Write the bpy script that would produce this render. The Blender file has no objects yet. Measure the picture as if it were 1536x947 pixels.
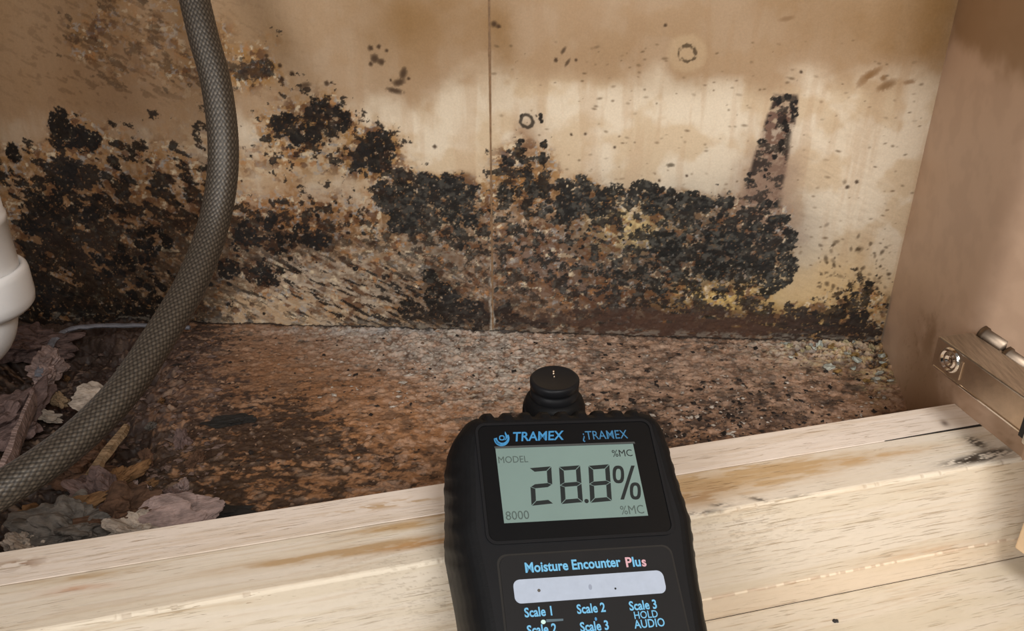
import bpy, bmesh, math, random
import numpy as np
from mathutils import Vector, Matrix

# ------------------------------------------------------------------ camera, world, lights, exposure
S = bpy.context.scene
C = S.collection
F, CX, CY, H, TH = 1300.0, 768.0, 473.5, 0.278, math.radians(27.84)
cam_d = bpy.data.cameras.new('camera'); cam = bpy.data.objects.new('camera', cam_d); C.objects.link(cam)
cam.location = (0, 0, H); cam.rotation_euler = (math.pi/2 - TH, 0, 0)
cam_d.sensor_width = 36; cam_d.lens = F/1536*36; cam_d.clip_start = 0.005
S.camera = cam
w = bpy.data.worlds.new('room_light'); S.world = w; w.use_nodes = True
w.node_tree.nodes['Background'].inputs[0].default_value = (1.0, 0.95, 0.90, 1)
w.node_tree.nodes['Background'].inputs[1].default_value = 0.19

def area(name, loc, target, size, energy, col, sy=None):
    l = bpy.data.lights.new(name, 'AREA'); l.shape = 'RECTANGLE'; l.size = size; l.size_y = sy or size
    l.energy = energy; l.color = col; l.spread = math.radians(100)
    o = bpy.data.objects.new(name, l); C.objects.link(o); o.location = loc
    o.rotation_euler = (Vector(target)-Vector(loc)).to_track_quat('-Z', 'Y').to_euler()
    return o
area('room_lamp', (0.19, -0.24, 0.60), (0.19, 0.42, 0.10), 0.24, 1.62, (1.0, 0.985, 0.965))
area('left_fill', (-0.42, -0.50, 0.50), (0.15, 0.42, 0.10), 0.45, 2.0, (1.0, 0.985, 0.97))  # fill lamp added at the left to brighten the side wall
S.view_settings.view_transform = 'Standard'; S.view_settings.look = 'None'
S.view_settings.exposure = 0.0; S.view_settings.gamma = 1.0; S.view_settings.use_curve_mapping = False

R = random.Random(7)
NR = np.random.RandomState(11)

# ------------------------------------------------------------------ measuring helpers
_c, _s = math.cos(TH), math.sin(TH)
CAM = np.array([0, 0, H])
def ray(px, py):
    x = (px-CX)/F; y = (py-CY)/F
    return np.array([x, _c-y*_s, -_s-y*_c])
def Pz(px, py, z): r = ray(px, py); return CAM + r*((z-H)/r[2])
def Pd(px, py, d): return CAM + ray(px, py)*d
def Pp(px, py, p0, n): r = ray(px, py); return CAM + r*(np.dot(p0-CAM, n)/np.dot(r, n))
def proj(P):
    d = P-CAM; z = d[..., 1]*_c - d[..., 2]*_s; y = -d[..., 1]*_s - d[..., 2]*_c
    return CX+F*d[..., 0]/z, CY+F*y/z

# ------------------------------------------------------------------ numpy noise
_T = np.random.RandomState(3).rand(16, 256, 256).astype(np.float32)
def vn(x, y, k=0):
    t = _T[k % 16]
    xi = np.floor(x).astype(np.int64); yi = np.floor(y).astype(np.int64)
    fx = x-xi; fy = y-yi; fx = fx*fx*(3-2*fx); fy = fy*fy*(3-2*fy)
    a = t[xi & 255, yi & 255]; b = t[(xi+1) & 255, yi & 255]; c = t[xi & 255, (yi+1) & 255]; d = t[(xi+1) & 255, (yi+1) & 255]
    return (a*(1-fx)+b*fx)*(1-fy)+(c*(1-fx)+d*fx)*fy
def fbm(x, y, k=0, o=4, g=0.55):
    r = 0; a = 1; s = 0
    for i in range(o):
        r = r + a*vn(x*(2**i)+17.3*i, y*(2**i)+9.1*i, k+i); s += a; a *= g
    return r/s                                        # about 0.5 +- 0.17
def ss(a, b, x): t = np.clip((x-a)/(b-a), 0, 1); return t*t*(3-2*t)
def mix(a, b, m): m = m[..., None] if m.ndim < a.ndim or (hasattr(b, 'ndim') and m.ndim < np.ndim(a)) else m; return a*(1-m)+b*m
def gauss(px, py, x, y, sx, sy, ang=0):
    a = math.radians(ang); dx = px-x; dy = py-y
    u = (dx*math.cos(a)+dy*math.sin(a))/sx; v = (-dx*math.sin(a)+dy*math.cos(a))/sy
    return np.exp(-(u*u+v*v)*0.5)
def srgb(r, g, b):
    f = lambda c: (c/255/12.92) if c/255 <= .04045 else ((c/255+.055)/1.055)**2.4
    return np.array([f(r), f(g), f(b)])
def charmap(rows, px, py, x0, y0, dx, dy):
    g = np.array([[float(ch) if ch != '.' else 0. for ch in r.ljust(48, '.')] for r in rows])/9.0
    u = np.clip((px-x0)/dx, 0, g.shape[1]-1.001); v = np.clip((py-y0)/dy, 0, g.shape[0]-1.001)
    i = u.astype(int); j = v.astype(int); fu = u-i; fv = v-j
    return (g[j, i]*(1-fu)+g[j, i+1]*fu)*(1-fv)+(g[j+1, i]*(1-fu)+g[j+1, i+1]*fu)*fv
def stamp(buf, U0, V0, d, cu, cv, r, val=1., asp=1., ang=0., soft=.35):
    """one rounded blotch pressed into a surface buffer (surface metres)"""
    R_ = r*max(1, asp)*1.3; i0 = int((cu-R_-U0)/d); i1 = int((cu+R_-U0)/d)+2; j0 = int((cv-R_-V0)/d); j1 = int((cv+R_-V0)/d)+2
    i0 = max(0, i0); j0 = max(0, j0); i1 = min(buf.shape[1], i1); j1 = min(buf.shape[0], j1)
    if i1 <= i0 or j1 <= j0: return
    uu = (U0+np.arange(i0, i1)*d-cu)[None, :]; vv = (V0+np.arange(j0, j1)*d-cv)[:, None]
    ca, sa = math.cos(ang), math.sin(ang)
    a = (uu*ca+vv*sa)/asp; b = (-uu*sa+vv*ca)
    q = np.sqrt(a*a+b*b)/r
    buf[j0:j1, i0:i1] = np.maximum(buf[j0:j1, i0:i1], val*ss(1+soft, 1-soft, q))

# ------------------------------------------------------------------ object helpers
def new(name, me, mat=None, parent=None):
    o = bpy.data.objects.new(name, me); C.objects.link(o)
    if mat is not None and me is not None: me.materials.append(mat)
    if parent is not None: o.parent = parent
    return o
def tag(o, label=None, cat=None, group=None, kind=None):
    for k, v in (('label', label), ('category', cat), ('group', group), ('kind', kind)):
        if v: o[k] = v
    return o
def empty(name, loc=(0, 0, 0), rot=None):
    o = bpy.data.objects.new(name, None); C.objects.link(o)
    M = Matrix.Translation(loc)
    if rot is not None: M = M @ rot
    o.matrix_world = M; o.empty_display_size = 0.01
    return o
def pymesh(name, V, Fc, smooth=False):
    me = bpy.data.meshes.new(name); me.from_pydata([tuple(map(float, v)) for v in V], [], Fc); me.update()
    if smooth: me.polygons.foreach_set('use_smooth', [True]*len(me.polygons))
    return me
def gridmesh(name, P, col=None, smooth=True, flip=False, wrap=False, keep=None):
    """P (rows, cols, 3); col (rows, cols, 4): colour (some painted shade in it) and roughness"""
    n, m = P.shape[:2]; me = bpy.data.meshes.new(name)
    idx = np.arange(n*m).reshape(n, m)
    if wrap: idx = np.concatenate([idx, idx[:, :1]], 1)
    a, b, c, d = idx[:-1, :-1], idx[:-1, 1:], idx[1:, 1:], idx[1:, :-1]
    q = np.stack([a, b, c, d] if not flip else [a, d, c, b], -1).reshape(-1, 4)
    if keep is not None: q = q[keep[:-1, :-1].reshape(-1)]
    me.vertices.add(n*m); me.vertices.foreach_set('co', P.reshape(-1).astype(np.float32))
    me.loops.add(q.size); me.loops.foreach_set('vertex_index', q.reshape(-1).astype(np.int32))
    me.polygons.add(len(q)); me.polygons.foreach_set('loop_start', np.arange(0, q.size, 4, dtype=np.int32))
    me.update(calc_edges=True)
    me.polygons.foreach_set('use_smooth', np.full(len(q), smooth))
    if col is not None:
        at = me.color_attributes.new('tone', 'FLOAT_COLOR', 'POINT'); at.data.foreach_set('color', np.clip(col, 0, 1).reshape(-1).astype(np.float32))
    return me
def box(bm, x0, x1, y0, y1, z0, z1, bev=0.0, seg=2):
    r = bmesh.ops.create_cube(bm, size=1)
    for v in r['verts']: v.co = ((x0+x1)/2+v.co.x*(x1-x0), (y0+y1)/2+v.co.y*(y1-y0), (z0+z1)/2+v.co.z*(z1-z0))
    if bev:
        es = {e for v in r['verts'] for e in v.link_edges}
        bmesh.ops.bevel(bm, geom=list(es), offset=bev, segments=seg, affect='EDGES', profile=.5)
def bmobj(name, bm, mat, parent=None, smooth=False):
    me = bpy.data.meshes.new(name); bmesh.ops.recalc_face_normals(bm, faces=bm.faces); bm.to_mesh(me); bm.free()
    if smooth: me.polygons.foreach_set('use_smooth', [True]*len(me.polygons))
    return new(name, me, mat, parent)
def lathe(prof, seg=48):
    P = np.array([[(r*math.cos(a), r*math.sin(a), z) for a in np.linspace(0, 2*math.pi, seg, endpoint=False)] for r, z in prof])
    return P
def prism(bm, poly, z0, z1):
    n = len(poly); a = [bm.verts.new((x, y, z0)) for x, y in poly]; b = [bm.verts.new((x, y, z1)) for x, y in poly]
    bm.faces.new(a[::-1]); bm.faces.new(b)
    for i in range(n): bm.faces.new((a[i], a[(i+1) % n], b[(i+1) % n], b[i]))
def rrect(x0, x1, y0, y1, r, k=6):
    pts = []
    for cx, cy, a0 in ((x1-r, y1-r, 0), (x0+r, y1-r, 90), (x0+r, y0+r, 180), (x1-r, y0+r, 270)):
        for i in range(k+1):
            a = math.radians(a0+90*i/k); pts.append((cx+r*math.cos(a), cy+r*math.sin(a)))
    return pts

# ------------------------------------------------------------------ materials
def mat(name, col=(.5, .5, .5), rough=.6, metal=0., attr=False, nscale=0, namt=0., bump=0., bscale=None, spec=.5, stretch=None, coat=0.):
    m = bpy.data.materials.new(name); m.use_nodes = True; nt = m.node_tree; N = nt.nodes; L = nt.links
    b = N['Principled BSDF']; b.inputs['Roughness'].default_value = rough; b.inputs['Metallic'].default_value = metal
    b.inputs['Specular IOR Level'].default_value = spec; b.inputs['Coat Weight'].default_value = coat
    col = tuple(col[:3])+(1,)
    b.inputs['Base Color'].default_value = col
    tc = N.new('ShaderNodeTexCoord'); src = tc.outputs['Object']
    if stretch:
        mp = N.new('ShaderNodeMapping'); mp.inputs['Scale'].default_value = stretch; L.new(src, mp.inputs[0]); src = mp.outputs[0]
    base = None
    if attr:
        a = N.new('ShaderNodeAttribute'); a.attribute_name = 'tone'; base = a.outputs['Color']; L.new(a.outputs['Alpha'], b.inputs['Roughness'])
    if nscale:
        n = N.new('ShaderNodeTexNoise'); n.inputs['Scale'].default_value = nscale; n.inputs['Detail'].default_value = 5; n.inputs['Roughness'].default_value = .65
        L.new(src, n.inputs['Vector'])
        mr = N.new('ShaderNodeMapRange'); mr.inputs['From Min'].default_value = .3; mr.inputs['From Max'].default_value = .7
        mr.inputs['To Min'].default_value = 1-namt; mr.inputs['To Max'].default_value = 1+namt
        L.new(n.outputs['Fac'], mr.inputs['Value'])
        vm = N.new('ShaderNodeVectorMath'); vm.operation = 'SCALE'
        if base is not None: L.new(base, vm.inputs[0])
        else: vm.inputs[0].default_value = col[:3]
        L.new(mr.outputs['Result'], vm.inputs['Scale']); base = vm.outputs[0]
    if base is not None: L.new(base, b.inputs['Base Color'])
    if bump:
        n2 = N.new('ShaderNodeTexNoise'); n2.inputs['Scale'].default_value = bscale or nscale; n2.inputs['Detail'].default_value = 4
        L.new(src, n2.inputs['Vector'])
        bp = N.new('ShaderNodeBump'); bp.inputs['Distance'].default_value = bump; bp.inputs['Strength'].default_value = 1
        L.new(n2.outputs['Fac'], bp.inputs['Height']); L.new(bp.outputs[0], b.inputs['Normal'])
    return m
M_wall = mat('mouldy_board', attr=True, nscale=900, namt=.07, bump=.00008, bscale=1500, spec=.22)
M_floor = mat('rotten_chipboard', attr=True, nscale=700, namt=.2, bump=.0003, bscale=900, spec=.35)
def grain_mat():
    m_ = mat('pale_bare_wood', attr=True, nscale=260, namt=.02, spec=.3); nt = m_.node_tree; N = nt.nodes; L = nt.links
    b = N['Principled BSDF']; base = b.inputs['Base Color'].links[0].from_socket
    tc = N.new('ShaderNodeTexCoord'); r = N.new('ShaderNodeMapping'); r.inputs['Rotation'].default_value = (0, 0, -math.atan2(.24148, .97041)); L.new(tc.outputs['Object'], r.inputs[0])
    def nz(scale, sx, det, k):
        p = N.new('ShaderNodeMapping'); p.inputs['Scale'].default_value = (sx, 1, 1); p.inputs['Location'].default_value = (k, k*.7, k*.3); L.new(r.outputs[0], p.inputs[0])
        n = N.new('ShaderNodeTexNoise'); n.inputs['Scale'].default_value = scale; n.inputs['Detail'].default_value = det; n.inputs['Roughness'].default_value = .6; n.inputs['Distortion'].default_value = .4
        L.new(p.outputs[0], n.inputs['Vector']); return n.outputs['Fac']
    def ramp(src, a, c, lo, hi):
        q = N.new('ShaderNodeMapRange'); q.interpolation_type = 'SMOOTHSTEP'; L.new(src, q.inputs['Value'])
        for k_, v_ in (('From Min', a), ('From Max', c), ('To Min', lo), ('To Max', hi)): q.inputs[k_].default_value = v_
        return q.outputs['Result']
    def mul(a, c):
        q = N.new('ShaderNodeMath'); q.operation = 'MULTIPLY'; L.new(a, q.inputs[0]); L.new(c, q.inputs[1]); return q.outputs[0]
    fib = ramp(nz(1500, .045, 5, 1), .56, .68, 0, 1); area_ = ramp(nz(38, .35, 3, 5), .40, .62, .12, 1)
    pit = ramp(nz(1100, .12, 4, 9), .665, .72, 0, 1); area2 = ramp(nz(30, .4, 3, 12), .46, .66, .0, 1)
    f1 = mul(fib, area_); f2 = mul(pit, area2)
    mx = N.new('ShaderNodeMix'); mx.data_type = 'RGBA'; mx.blend_type = 'MULTIPLY'; L.new(f1, mx.inputs[0]); L.new(base, mx.inputs[6]); mx.inputs[7].default_value = (.70, .62, .52, 1)
    m2 = N.new('ShaderNodeMix'); m2.data_type = 'RGBA'; m2.blend_type = 'MULTIPLY'; L.new(f2, m2.inputs[0]); L.new(mx.outputs[2], m2.inputs[6]); m2.inputs[7].default_value = (.5, .40, .30, 1)
    L.new(m2.outputs[2], b.inputs['Base Color'])
    ad = N.new('ShaderNodeMath'); ad.operation = 'ADD'; L.new(f1, ad.inputs[0]); L.new(f2, ad.inputs[1])
    bp = N.new('ShaderNodeBump'); bp.invert = True; bp.inputs['Distance'].default_value = .00012; L.new(ad.outputs[0], bp.inputs['Height']); L.new(bp.outputs[0], b.inputs['Normal'])
    return m_
M_rail = grain_mat()
M_side = mat('beige_laminate', srgb(183, 158, 140), .42, nscale=14, namt=.05, bump=.00004, bscale=600)
M_dull = mat('cabinet_board', srgb(170, 140, 108), .6, nscale=20, namt=.06)
M_rubber = mat('black_rubber', (.006, .006, .0065), .5, nscale=300, namt=.15, bump=.00006, bscale=1800, spec=.12)
M_plastic = mat('black_plastic', (.009, .009, .010), .42, nscale=90, namt=.06, bump=.00002, bscale=2500, spec=.14)
M_panel = mat('charcoal_panel', (.014, .0135, .014), .5, nscale=60, namt=.05, spec=.12)
M_gloss = mat('black_window', (.0055, .0055, .006), .3, nscale=60, namt=.05, spec=.14)
M_lcd = mat('lcd_glass', srgb(110, 129, 124), .35, nscale=30, namt=.04, spec=.3)
M_seg = mat('lcd_ink', srgb(34, 38, 38), .4, nscale=50, namt=.05, spec=.2)
M_segf = mat('lcd_faint_ink', srgb(74, 86, 82), .4, nscale=50, namt=.05, spec=.2)
M_blue = mat('blue_print', srgb(52, 124, 172), .5, nscale=900, namt=.12)
M_blue2 = mat('dim_blue_print', srgb(48, 104, 142), .5, nscale=1400, namt=.3)
M_cyan = mat('light_blue_print', srgb(98, 166, 204), .5, nscale=900, namt=.12)
M_pink = mat('pinkish_print', srgb(192, 150, 158), .5, nscale=900, namt=.12)
M_label = mat('grey_label', srgb(160, 170, 186), .45, nscale=300, namt=.05)
M_pvc = mat('white_pvc', srgb(226, 224, 222), .32, nscale=40, namt=.03, spec=.5)
M_metal = mat('nickel_steel', srgb(196, 178, 158), .34, 1., nscale=120, namt=.12, bump=.00004, bscale=500)
M_brush = mat('brushed_steel', srgb(190, 184, 174), .3, 1., nscale=700, namt=.25, bump=.00006, bscale=900, stretch=(1, .12, 1))
M_chrome = mat('bright_chrome', srgb(222, 214, 204), .12, 1., nscale=60, namt=.05)
M_pin = mat('dull_nickel', srgb(120, 106, 92), .42, 1., nscale=200, namt=.1)
M_joint = mat('joint_dirt', srgb(120, 92, 64), .8, nscale=300, namt=.3)
M_dark = mat('dark_gap', (.01, .008, .006), .8, nscale=50, namt=.2)
M_braid = mat('braided_steel', attr=True, nscale=1200, namt=.15, metal=.35)
def chip(name, c, n=.55): return mat(name, srgb(*c)*.6, .9, nscale=190, namt=n, bump=.0012, bscale=420, spec=.25, stretch=(.6, 1.5, 1))

# ------------------------------------------------------------------ main lines of the cabinet
A = Pz(500, 490, 0); B = Pz(1320, 515, 0)
W = (B-A)/np.linalg.norm(B-A)                      # along the back wall
WN = np.array([W[1], -W[0], 0])                    # out of the wall, to the room
HS = .042
RA = Pz(0, 828, HS); P1 = Pz(1430, 605, HS)
E_ = P1-RA; RL = np.linalg.norm(E_); E_ = E_/RL
NN = np.array([E_[1], -E_[0], 0])                  # across the rail, to the room
def rail(t, n, z): return RA*[1, 1, 0]+E_*t+NN*n+np.array([0, 0, z])

# ------------------------------------------------------------------ back wall, two boards with mould
DW = .00052
U0, U1, V0, V1 = -.335, .262, -.004, .262          # u measured from B backwards: u = along W from point WO
WO = B - W*.25
UB = .25                                           # corner B at u = .25
us = np.arange(-.345, UB+.004, DW); vs = np.arange(-.006, .262, DW)
U, V = np.meshgrid(us, vs)
def wallP(U, V, D=0):
    return WO + U[..., None]*W + np.array([0, 0, 1.])*V[..., None] + (np.asarray(D)[..., None] if np.ndim(D) else 0)*WN
PX, PY = proj(wallP(U, V))
uw, vw = U*1000, V*1000                            # mm
def row(*runs):
    r = ['.']*48
    for a_, t_ in runs:
        for q_, ch in enumerate(t_): r[a_+q_] = ch
    return ''.join(r)
rows = [row((3, '1222221')), row((3, '33222202')), row((3, '3322220202')), row((3, '2412223351')), row((4, '1222323661')), row((4, '111111031212')),
        row((8, '111013341')), row((2, '34111111113667401'[:15]), (24, '1')), row((2, '3643211211'), (12, '4656363'), (24, '2')),
        row((0, '6333433322'), (10, '222343694'), (23, '344')), row((0, '4577644443'), (10, '3222224632'), (23, '365')),
        row((0, '4588766544'), (10, '31121112'), (18, '78682'), (23, '677351')), row((0, '3798776655'), (10, '33232323'), (18, '88886'), (23, '667875588533')),
        row((0, '3898877766'), (10, '57776644'), (18, '79877'), (23, '55688747876665')), row((0, '3898887776'), (10, '78887644'), (18, '46576'), (23, '54456656788786')),
        row((0, '3898887877'), (10, '78887745'), (18, '34566'), (23, '66566778888887')), row((0, '2888888887'), (10, '76654443'), (18, '45555'), (23, '66566778888885')),
        row((0, '3888888888'), (10, '76533454'), (18, '56755'), (23, '6656677755785'), (39, '12')), row((0, '3888888889'), (10, '64333344'), (18, '69875'), (23, '6755567774456'), (38, '1342')),
        row((0, '3888888889'), (10, '43233355'), (18, '57997'), (23, '6655566776666'), (36, '475762')), row((0, '2999999999'), (10, '53333345'), (18, '68997'), (23, '7776666666666'), (36, '688875')),
        row((0, '2999999999'), (10, '53333345'), (18, '68997'), (23, '7776666666666'), (36, '688875'))]
wx = (fbm(uw/9, vw/9, 5)-.5)*26; wy = (fbm(uw/9+40, vw/9, 6)-.5)*22
D = charmap(rows, PX+wx, PY+wy, 16, 12, 32, 24)
D = D*(1-.30*gauss(PX, PY, 840, 410, 110, 70))*(PX < 1400)*ss(-30, 10, PX*0+PY+40)
D = np.where((PY < 0), charmap(rows, PX, PY*0+2, 16, 12, 32, 24)*ss(-80, 0, PY), D)
solid = np.zeros_like(U, dtype=np.float32)
def WU(px, py):
    p = Pp(px, py, B, WN)-WO; return p@W, p[2]
# colonies: rosettes of discs, as many as the board is densely grown
k = 0
N_C = 9000
cpx = NR.uniform(-10, 1400, N_C); cpy = NR.uniform(-15, 520, N_C)
cd = charmap(rows, cpx, cpy, 16, 12, 32, 24)
cr = NR.rand(N_C)
patch = fbm(cpx/16, cpy/13, 9, 3)
thr = 1.12*(patch-.5)*1.5
for i in range(N_C):
    d = cd[i]
    if d < .04 or cr[i] > (d+thr[i])**2*(.38): continue
    u, v = WU(cpx[i], cpy[i]); r = (.3+R.random()**2.5*(.8+1.5*d))*.001
    left = cpx[i] < 300 and cpy[i] < 330
    an = R.uniform(-.9, -.3) if left else (R.uniform(-.6, -.2) if cpy[i] > 395 and cpx[i] < 740 else R.uniform(0, 3.14))
    stamp(solid, us[0], vs[0], DW, u, v, r, R.uniform(.8, 1), R.uniform(1, 2.2 if (left or cpy[i] > 395) else 1.6), an, .5)
def colony(px, py, w_, h_, n, rr=(5, 9), v0=1.):
    """a solid black colony with a lobed rim: (px, py) is its measured centre"""
    for _ in range(n):
        a = R.uniform(0, 6.283); q = math.sqrt(R.random())
        u, v = WU(px+math.cos(a)*q*w_, py+math.sin(a)*q*h_)
        stamp(solid, us[0], vs[0], DW, u, v, R.uniform(*rr)*.00038, v0, R.uniform(1, 1.5), R.uniform(0, 3), .55)
for cxy in ((90, 185, 12, 20, 16), (108, 205, 28, 16, 26), (130, 210, 20, 10, 10), (375, 110, 22, 12, 14), (392, 100, 10, 10, 8),
            (553, 232, 20, 14, 20), (570, 222, 20, 22, 30), (560, 245, 28, 12, 20), (415, 188, 14, 8, 7), (432, 178, 8, 8, 4), (458, 206, 24, 8, 9), (508, 178, 18, 14, 9), (482, 158, 12, 5, 6), (460, 190, 14, 8, 5),
            (575, 290, 18, 12, 16), (600, 300, 25, 22, 34), (640, 275, 14, 18, 16), (672, 275, 12, 14, 16), (697, 290, 14, 14, 16), (650, 300, 45, 16, 30), (605, 330, 22, 20, 26), (690, 320, 26, 22, 18),
            (765, 246, 4, 6, 4, (3, 4)), (812, 178, 3, 7, 5, (2, 4)), (783, 232, 3, 12, 6, (3, 4)), (815, 238, 4, 5, 4, (3, 5)), (815, 215, 4, 5, 4, (3, 5)), (757, 237, 4, 7, 4, (3, 4)), (781, 210, 3, 6, 3, (2, 4)), (762, 290, 14, 10, 9, (3, 6)), (795, 268, 12, 14, 8, (3, 5)), (783, 250, 4, 14, 6, (3, 5)), (800, 295, 16, 8, 6, (3, 6)),
            (845, 278, 10, 7, 9), (875, 275, 8, 10, 9), (862, 300, 25, 14, 22), (895, 312, 16, 12, 14), (905, 297, 6, 12, 7), (925, 287, 11, 6, 8), (946, 298, 8, 8, 8), (962, 280, 14, 4, 7), (990, 300, 24, 16, 30), (1030, 300, 28, 10, 20), (1075, 305, 26, 7, 12),
            (850, 318, 20, 10, 12), (1000, 365, 30, 16, 18), (1080, 365, 34, 20, 20), (1130, 350, 26, 18, 12), (1170, 400, 22, 30, 24), (1155, 425, 16, 16, 22), (1100, 400, 60, 14, 30), (1183, 360, 6, 12, 7), (1165, 330, 14, 4, 5),
            (1164, 150, 5, 4, 4, (3, 5)), (1191, 163, 4, 14, 10, (3, 6)), (1185, 145, 7, 2, 4, (2, 4)), (1178, 192, 3, 9, 5, (3, 5)), (1172, 218, 3, 7, 3, (3, 5)), (1142, 214, 3, 6, 3, (2, 5)), (1122, 268, 4, 10, 4, (2, 5)), (1148, 307, 22, 5, 9, (3, 5)), (1160, 234, 3, 4, 2, (2, 4)), (1150, 262, 8, 8, 3, (2, 4)),
            (1198, 487, 14, 14, 20), (1222, 475, 10, 6, 6), (1255, 475, 12, 10, 10), (1285, 482, 14, 8, 9), (1195, 485, 18, 12, 26, (6, 10)), (1250, 493, 52, 4, 26), (1290, 480, 12, 10, 12, (5, 9)), (1256, 471, 10, 8, 8), (1180, 500, 30, 6, 12), (1240, 497, 55, 5, 16), (1303, 430, 7, 8, 4, (4, 7)), (1278, 442, 8, 4, 3, (3, 6)), (1262, 447, 6, 3, 2, (3, 5)),
            (660, 450, 24, 26, 40), (645, 420, 6, 14, 8), (690, 470, 40, 18, 40), (610, 460, 14, 10, 10), (720, 480, 14, 10, 12), (760, 475, 16, 14, 12), (790, 485, 30, 8, 14),
            (60, 330, 26, 30, 14), (130, 310, 20, 22, 10), (90, 290, 12, 22, 12), (175, 395, 30, 24, 16), (230, 365, 24, 20, 16), (240, 450, 50, 30, 24), (60, 450, 40, 24, 20), (160, 472, 100, 12, 50), (20, 232, 12, 10, 8), (100, 262, 16, 16, 10),
            (370, 352, 26, 20, 22), (410, 335, 14, 12, 8), (425, 365, 26, 14, 14), (455, 350, 12, 12, 6), (395, 412, 26, 16, 24), (480, 360, 18, 14, 12), (340, 410, 16, 20, 16)):
    colony(*cxy)
# ring marks, one clean, one grown over
nz = fbm(uw/3.2, vw/3.2, 2, 4); nz2 = fbm(uw/1.4, vw/1.4, 7, 3); nz3 = fbm(uw/22, vw/22, 1, 4)
low = fbm(uw/60, vw/60, 4, 4)
ang = math.radians(-28); ru = uw*math.cos(ang)+vw*math.sin(ang); rv = -uw*math.sin(ang)+vw*math.cos(ang)
lw_ = ss(420, 260, PX)
rl_ = fbm(ru/10, rv/6.0, 2, 5, .58)
nzb = fbm(uw/5.2, vw/4.4, 2, 5, .62)*(1-lw_)+rl_*lw_
spk = ss(-.012, .022, .5+(D-.56)*.40-nzb)*np.where(D > .03, .94, 0)
st = fbm(ru/9, rv/2.0, 3, 4)
stz = gauss(PX, PY, 520, 440, 170, 46, 8) 
spk2 = ss(-.015, .03, .5+(D-.68)*.42-st)*np.clip(stz*1.4, 0, 1)
solid = ss(.40, .62, solid+(fbm(uw/1.5, vw/1.5, 7, 4)-.5)*1.15)*(solid > .02)
black = np.maximum(np.maximum(spk*(1-np.clip(stz*1.2, 0, 1)*.8), spk2*.95), solid)
# the finger of growth climbing at the right
fx_ = PX+wx*.25; fy_ = PY+wy*.25
tf = np.clip((fy_-150)/155, 0, 1); fd = np.abs(fx_-(1178-38*tf))/(18+11*tf)
fing = ss(1.25, .9, fd)*ss(138, 146, fy_)*ss(330, 300, fy_)
fdark = ss(-.01, .03, .47+.05*ss(.5, 1, fd)-nzb)*fing
black = np.maximum(black, fdark*.85)
black = black*ss(.02, .2, nz2-.15)
thin = np.clip(gauss(PX, PY, 190, 80, 115, 80)*1.2, 0, 1)*ss(170, 140, PY)
black = black*(1-.5*thin)
# --- colours of the growth and the board
cream = srgb(212, 196, 172); tan = srgb(180, 150, 118); brown = srgb(128, 96, 56); orange = srgb(140, 92, 42)
col = np.ones(U.shape+(3,))*cream
m = lambda a, b, k_: a*(1-k_[..., None])+b*k_[..., None]
col = m(col, srgb(198, 176, 146), ss(.42, .62, nz3))
streak = fbm(uw/7, vw/60, 8, 4)
col = m(col, tan, ss(.45, .65, streak)*.35)
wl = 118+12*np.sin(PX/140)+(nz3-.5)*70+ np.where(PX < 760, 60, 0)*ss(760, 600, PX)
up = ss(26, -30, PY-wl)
col = m(col, srgb(156, 127, 97), up*.8)  # upper water stain, deepened to hold the shade at the wall top
for (x, y, sx, sy, a, s_) in ((590, 40, 46, 50, 0, .75), (690, 60, 60, 70, 0, .45), (748, 60, 22, 50, 0, .8), (640, 20, 60, 30, 0, .5), (1405, 40, 40, 66, 0, 1.1), (1330, 40, 100, 50, 0, .85), (1240, 10, 160, 40, 0, .35), (960, 80, 110, 40, 0, .35),
                        (110, 60, 14, 70, 0, .6), (100, 140, 40, 30, 20, .5), (30, 30, 60, 60, 0, .3), (1030, 130, 60, 12, 0, .3), (1290, 180, 30, 60, 20, .25), (420, 60, 10, 30, -30, .4), (330, 70, 60, 60, 0, .4), (565, 120, 12, 50, 0, .3)):
    col = m(col, srgb(132, 100, 62), np.clip(gauss(PX+wx*.6, PY+wy*.6, x, y, sx, sy, a)*s_*(0.7+.8*(nz3-.3)), 0, 1))
Ds = charmap(rows, PX+wx*.5, PY+wy*.5, 16, 12, 32, 24)*(PX < 1420)
col = m(col, srgb(146, 116, 84), ss(380, 40, PX)*.55)  # weaker light towards the left end put into the board tone
halo = ss(.06, .40, Ds+.25*(nz3-.5))
col = m(col, srgb(150, 112, 66), halo*.62*(.5+ss(.4, .6, nz)))
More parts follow.
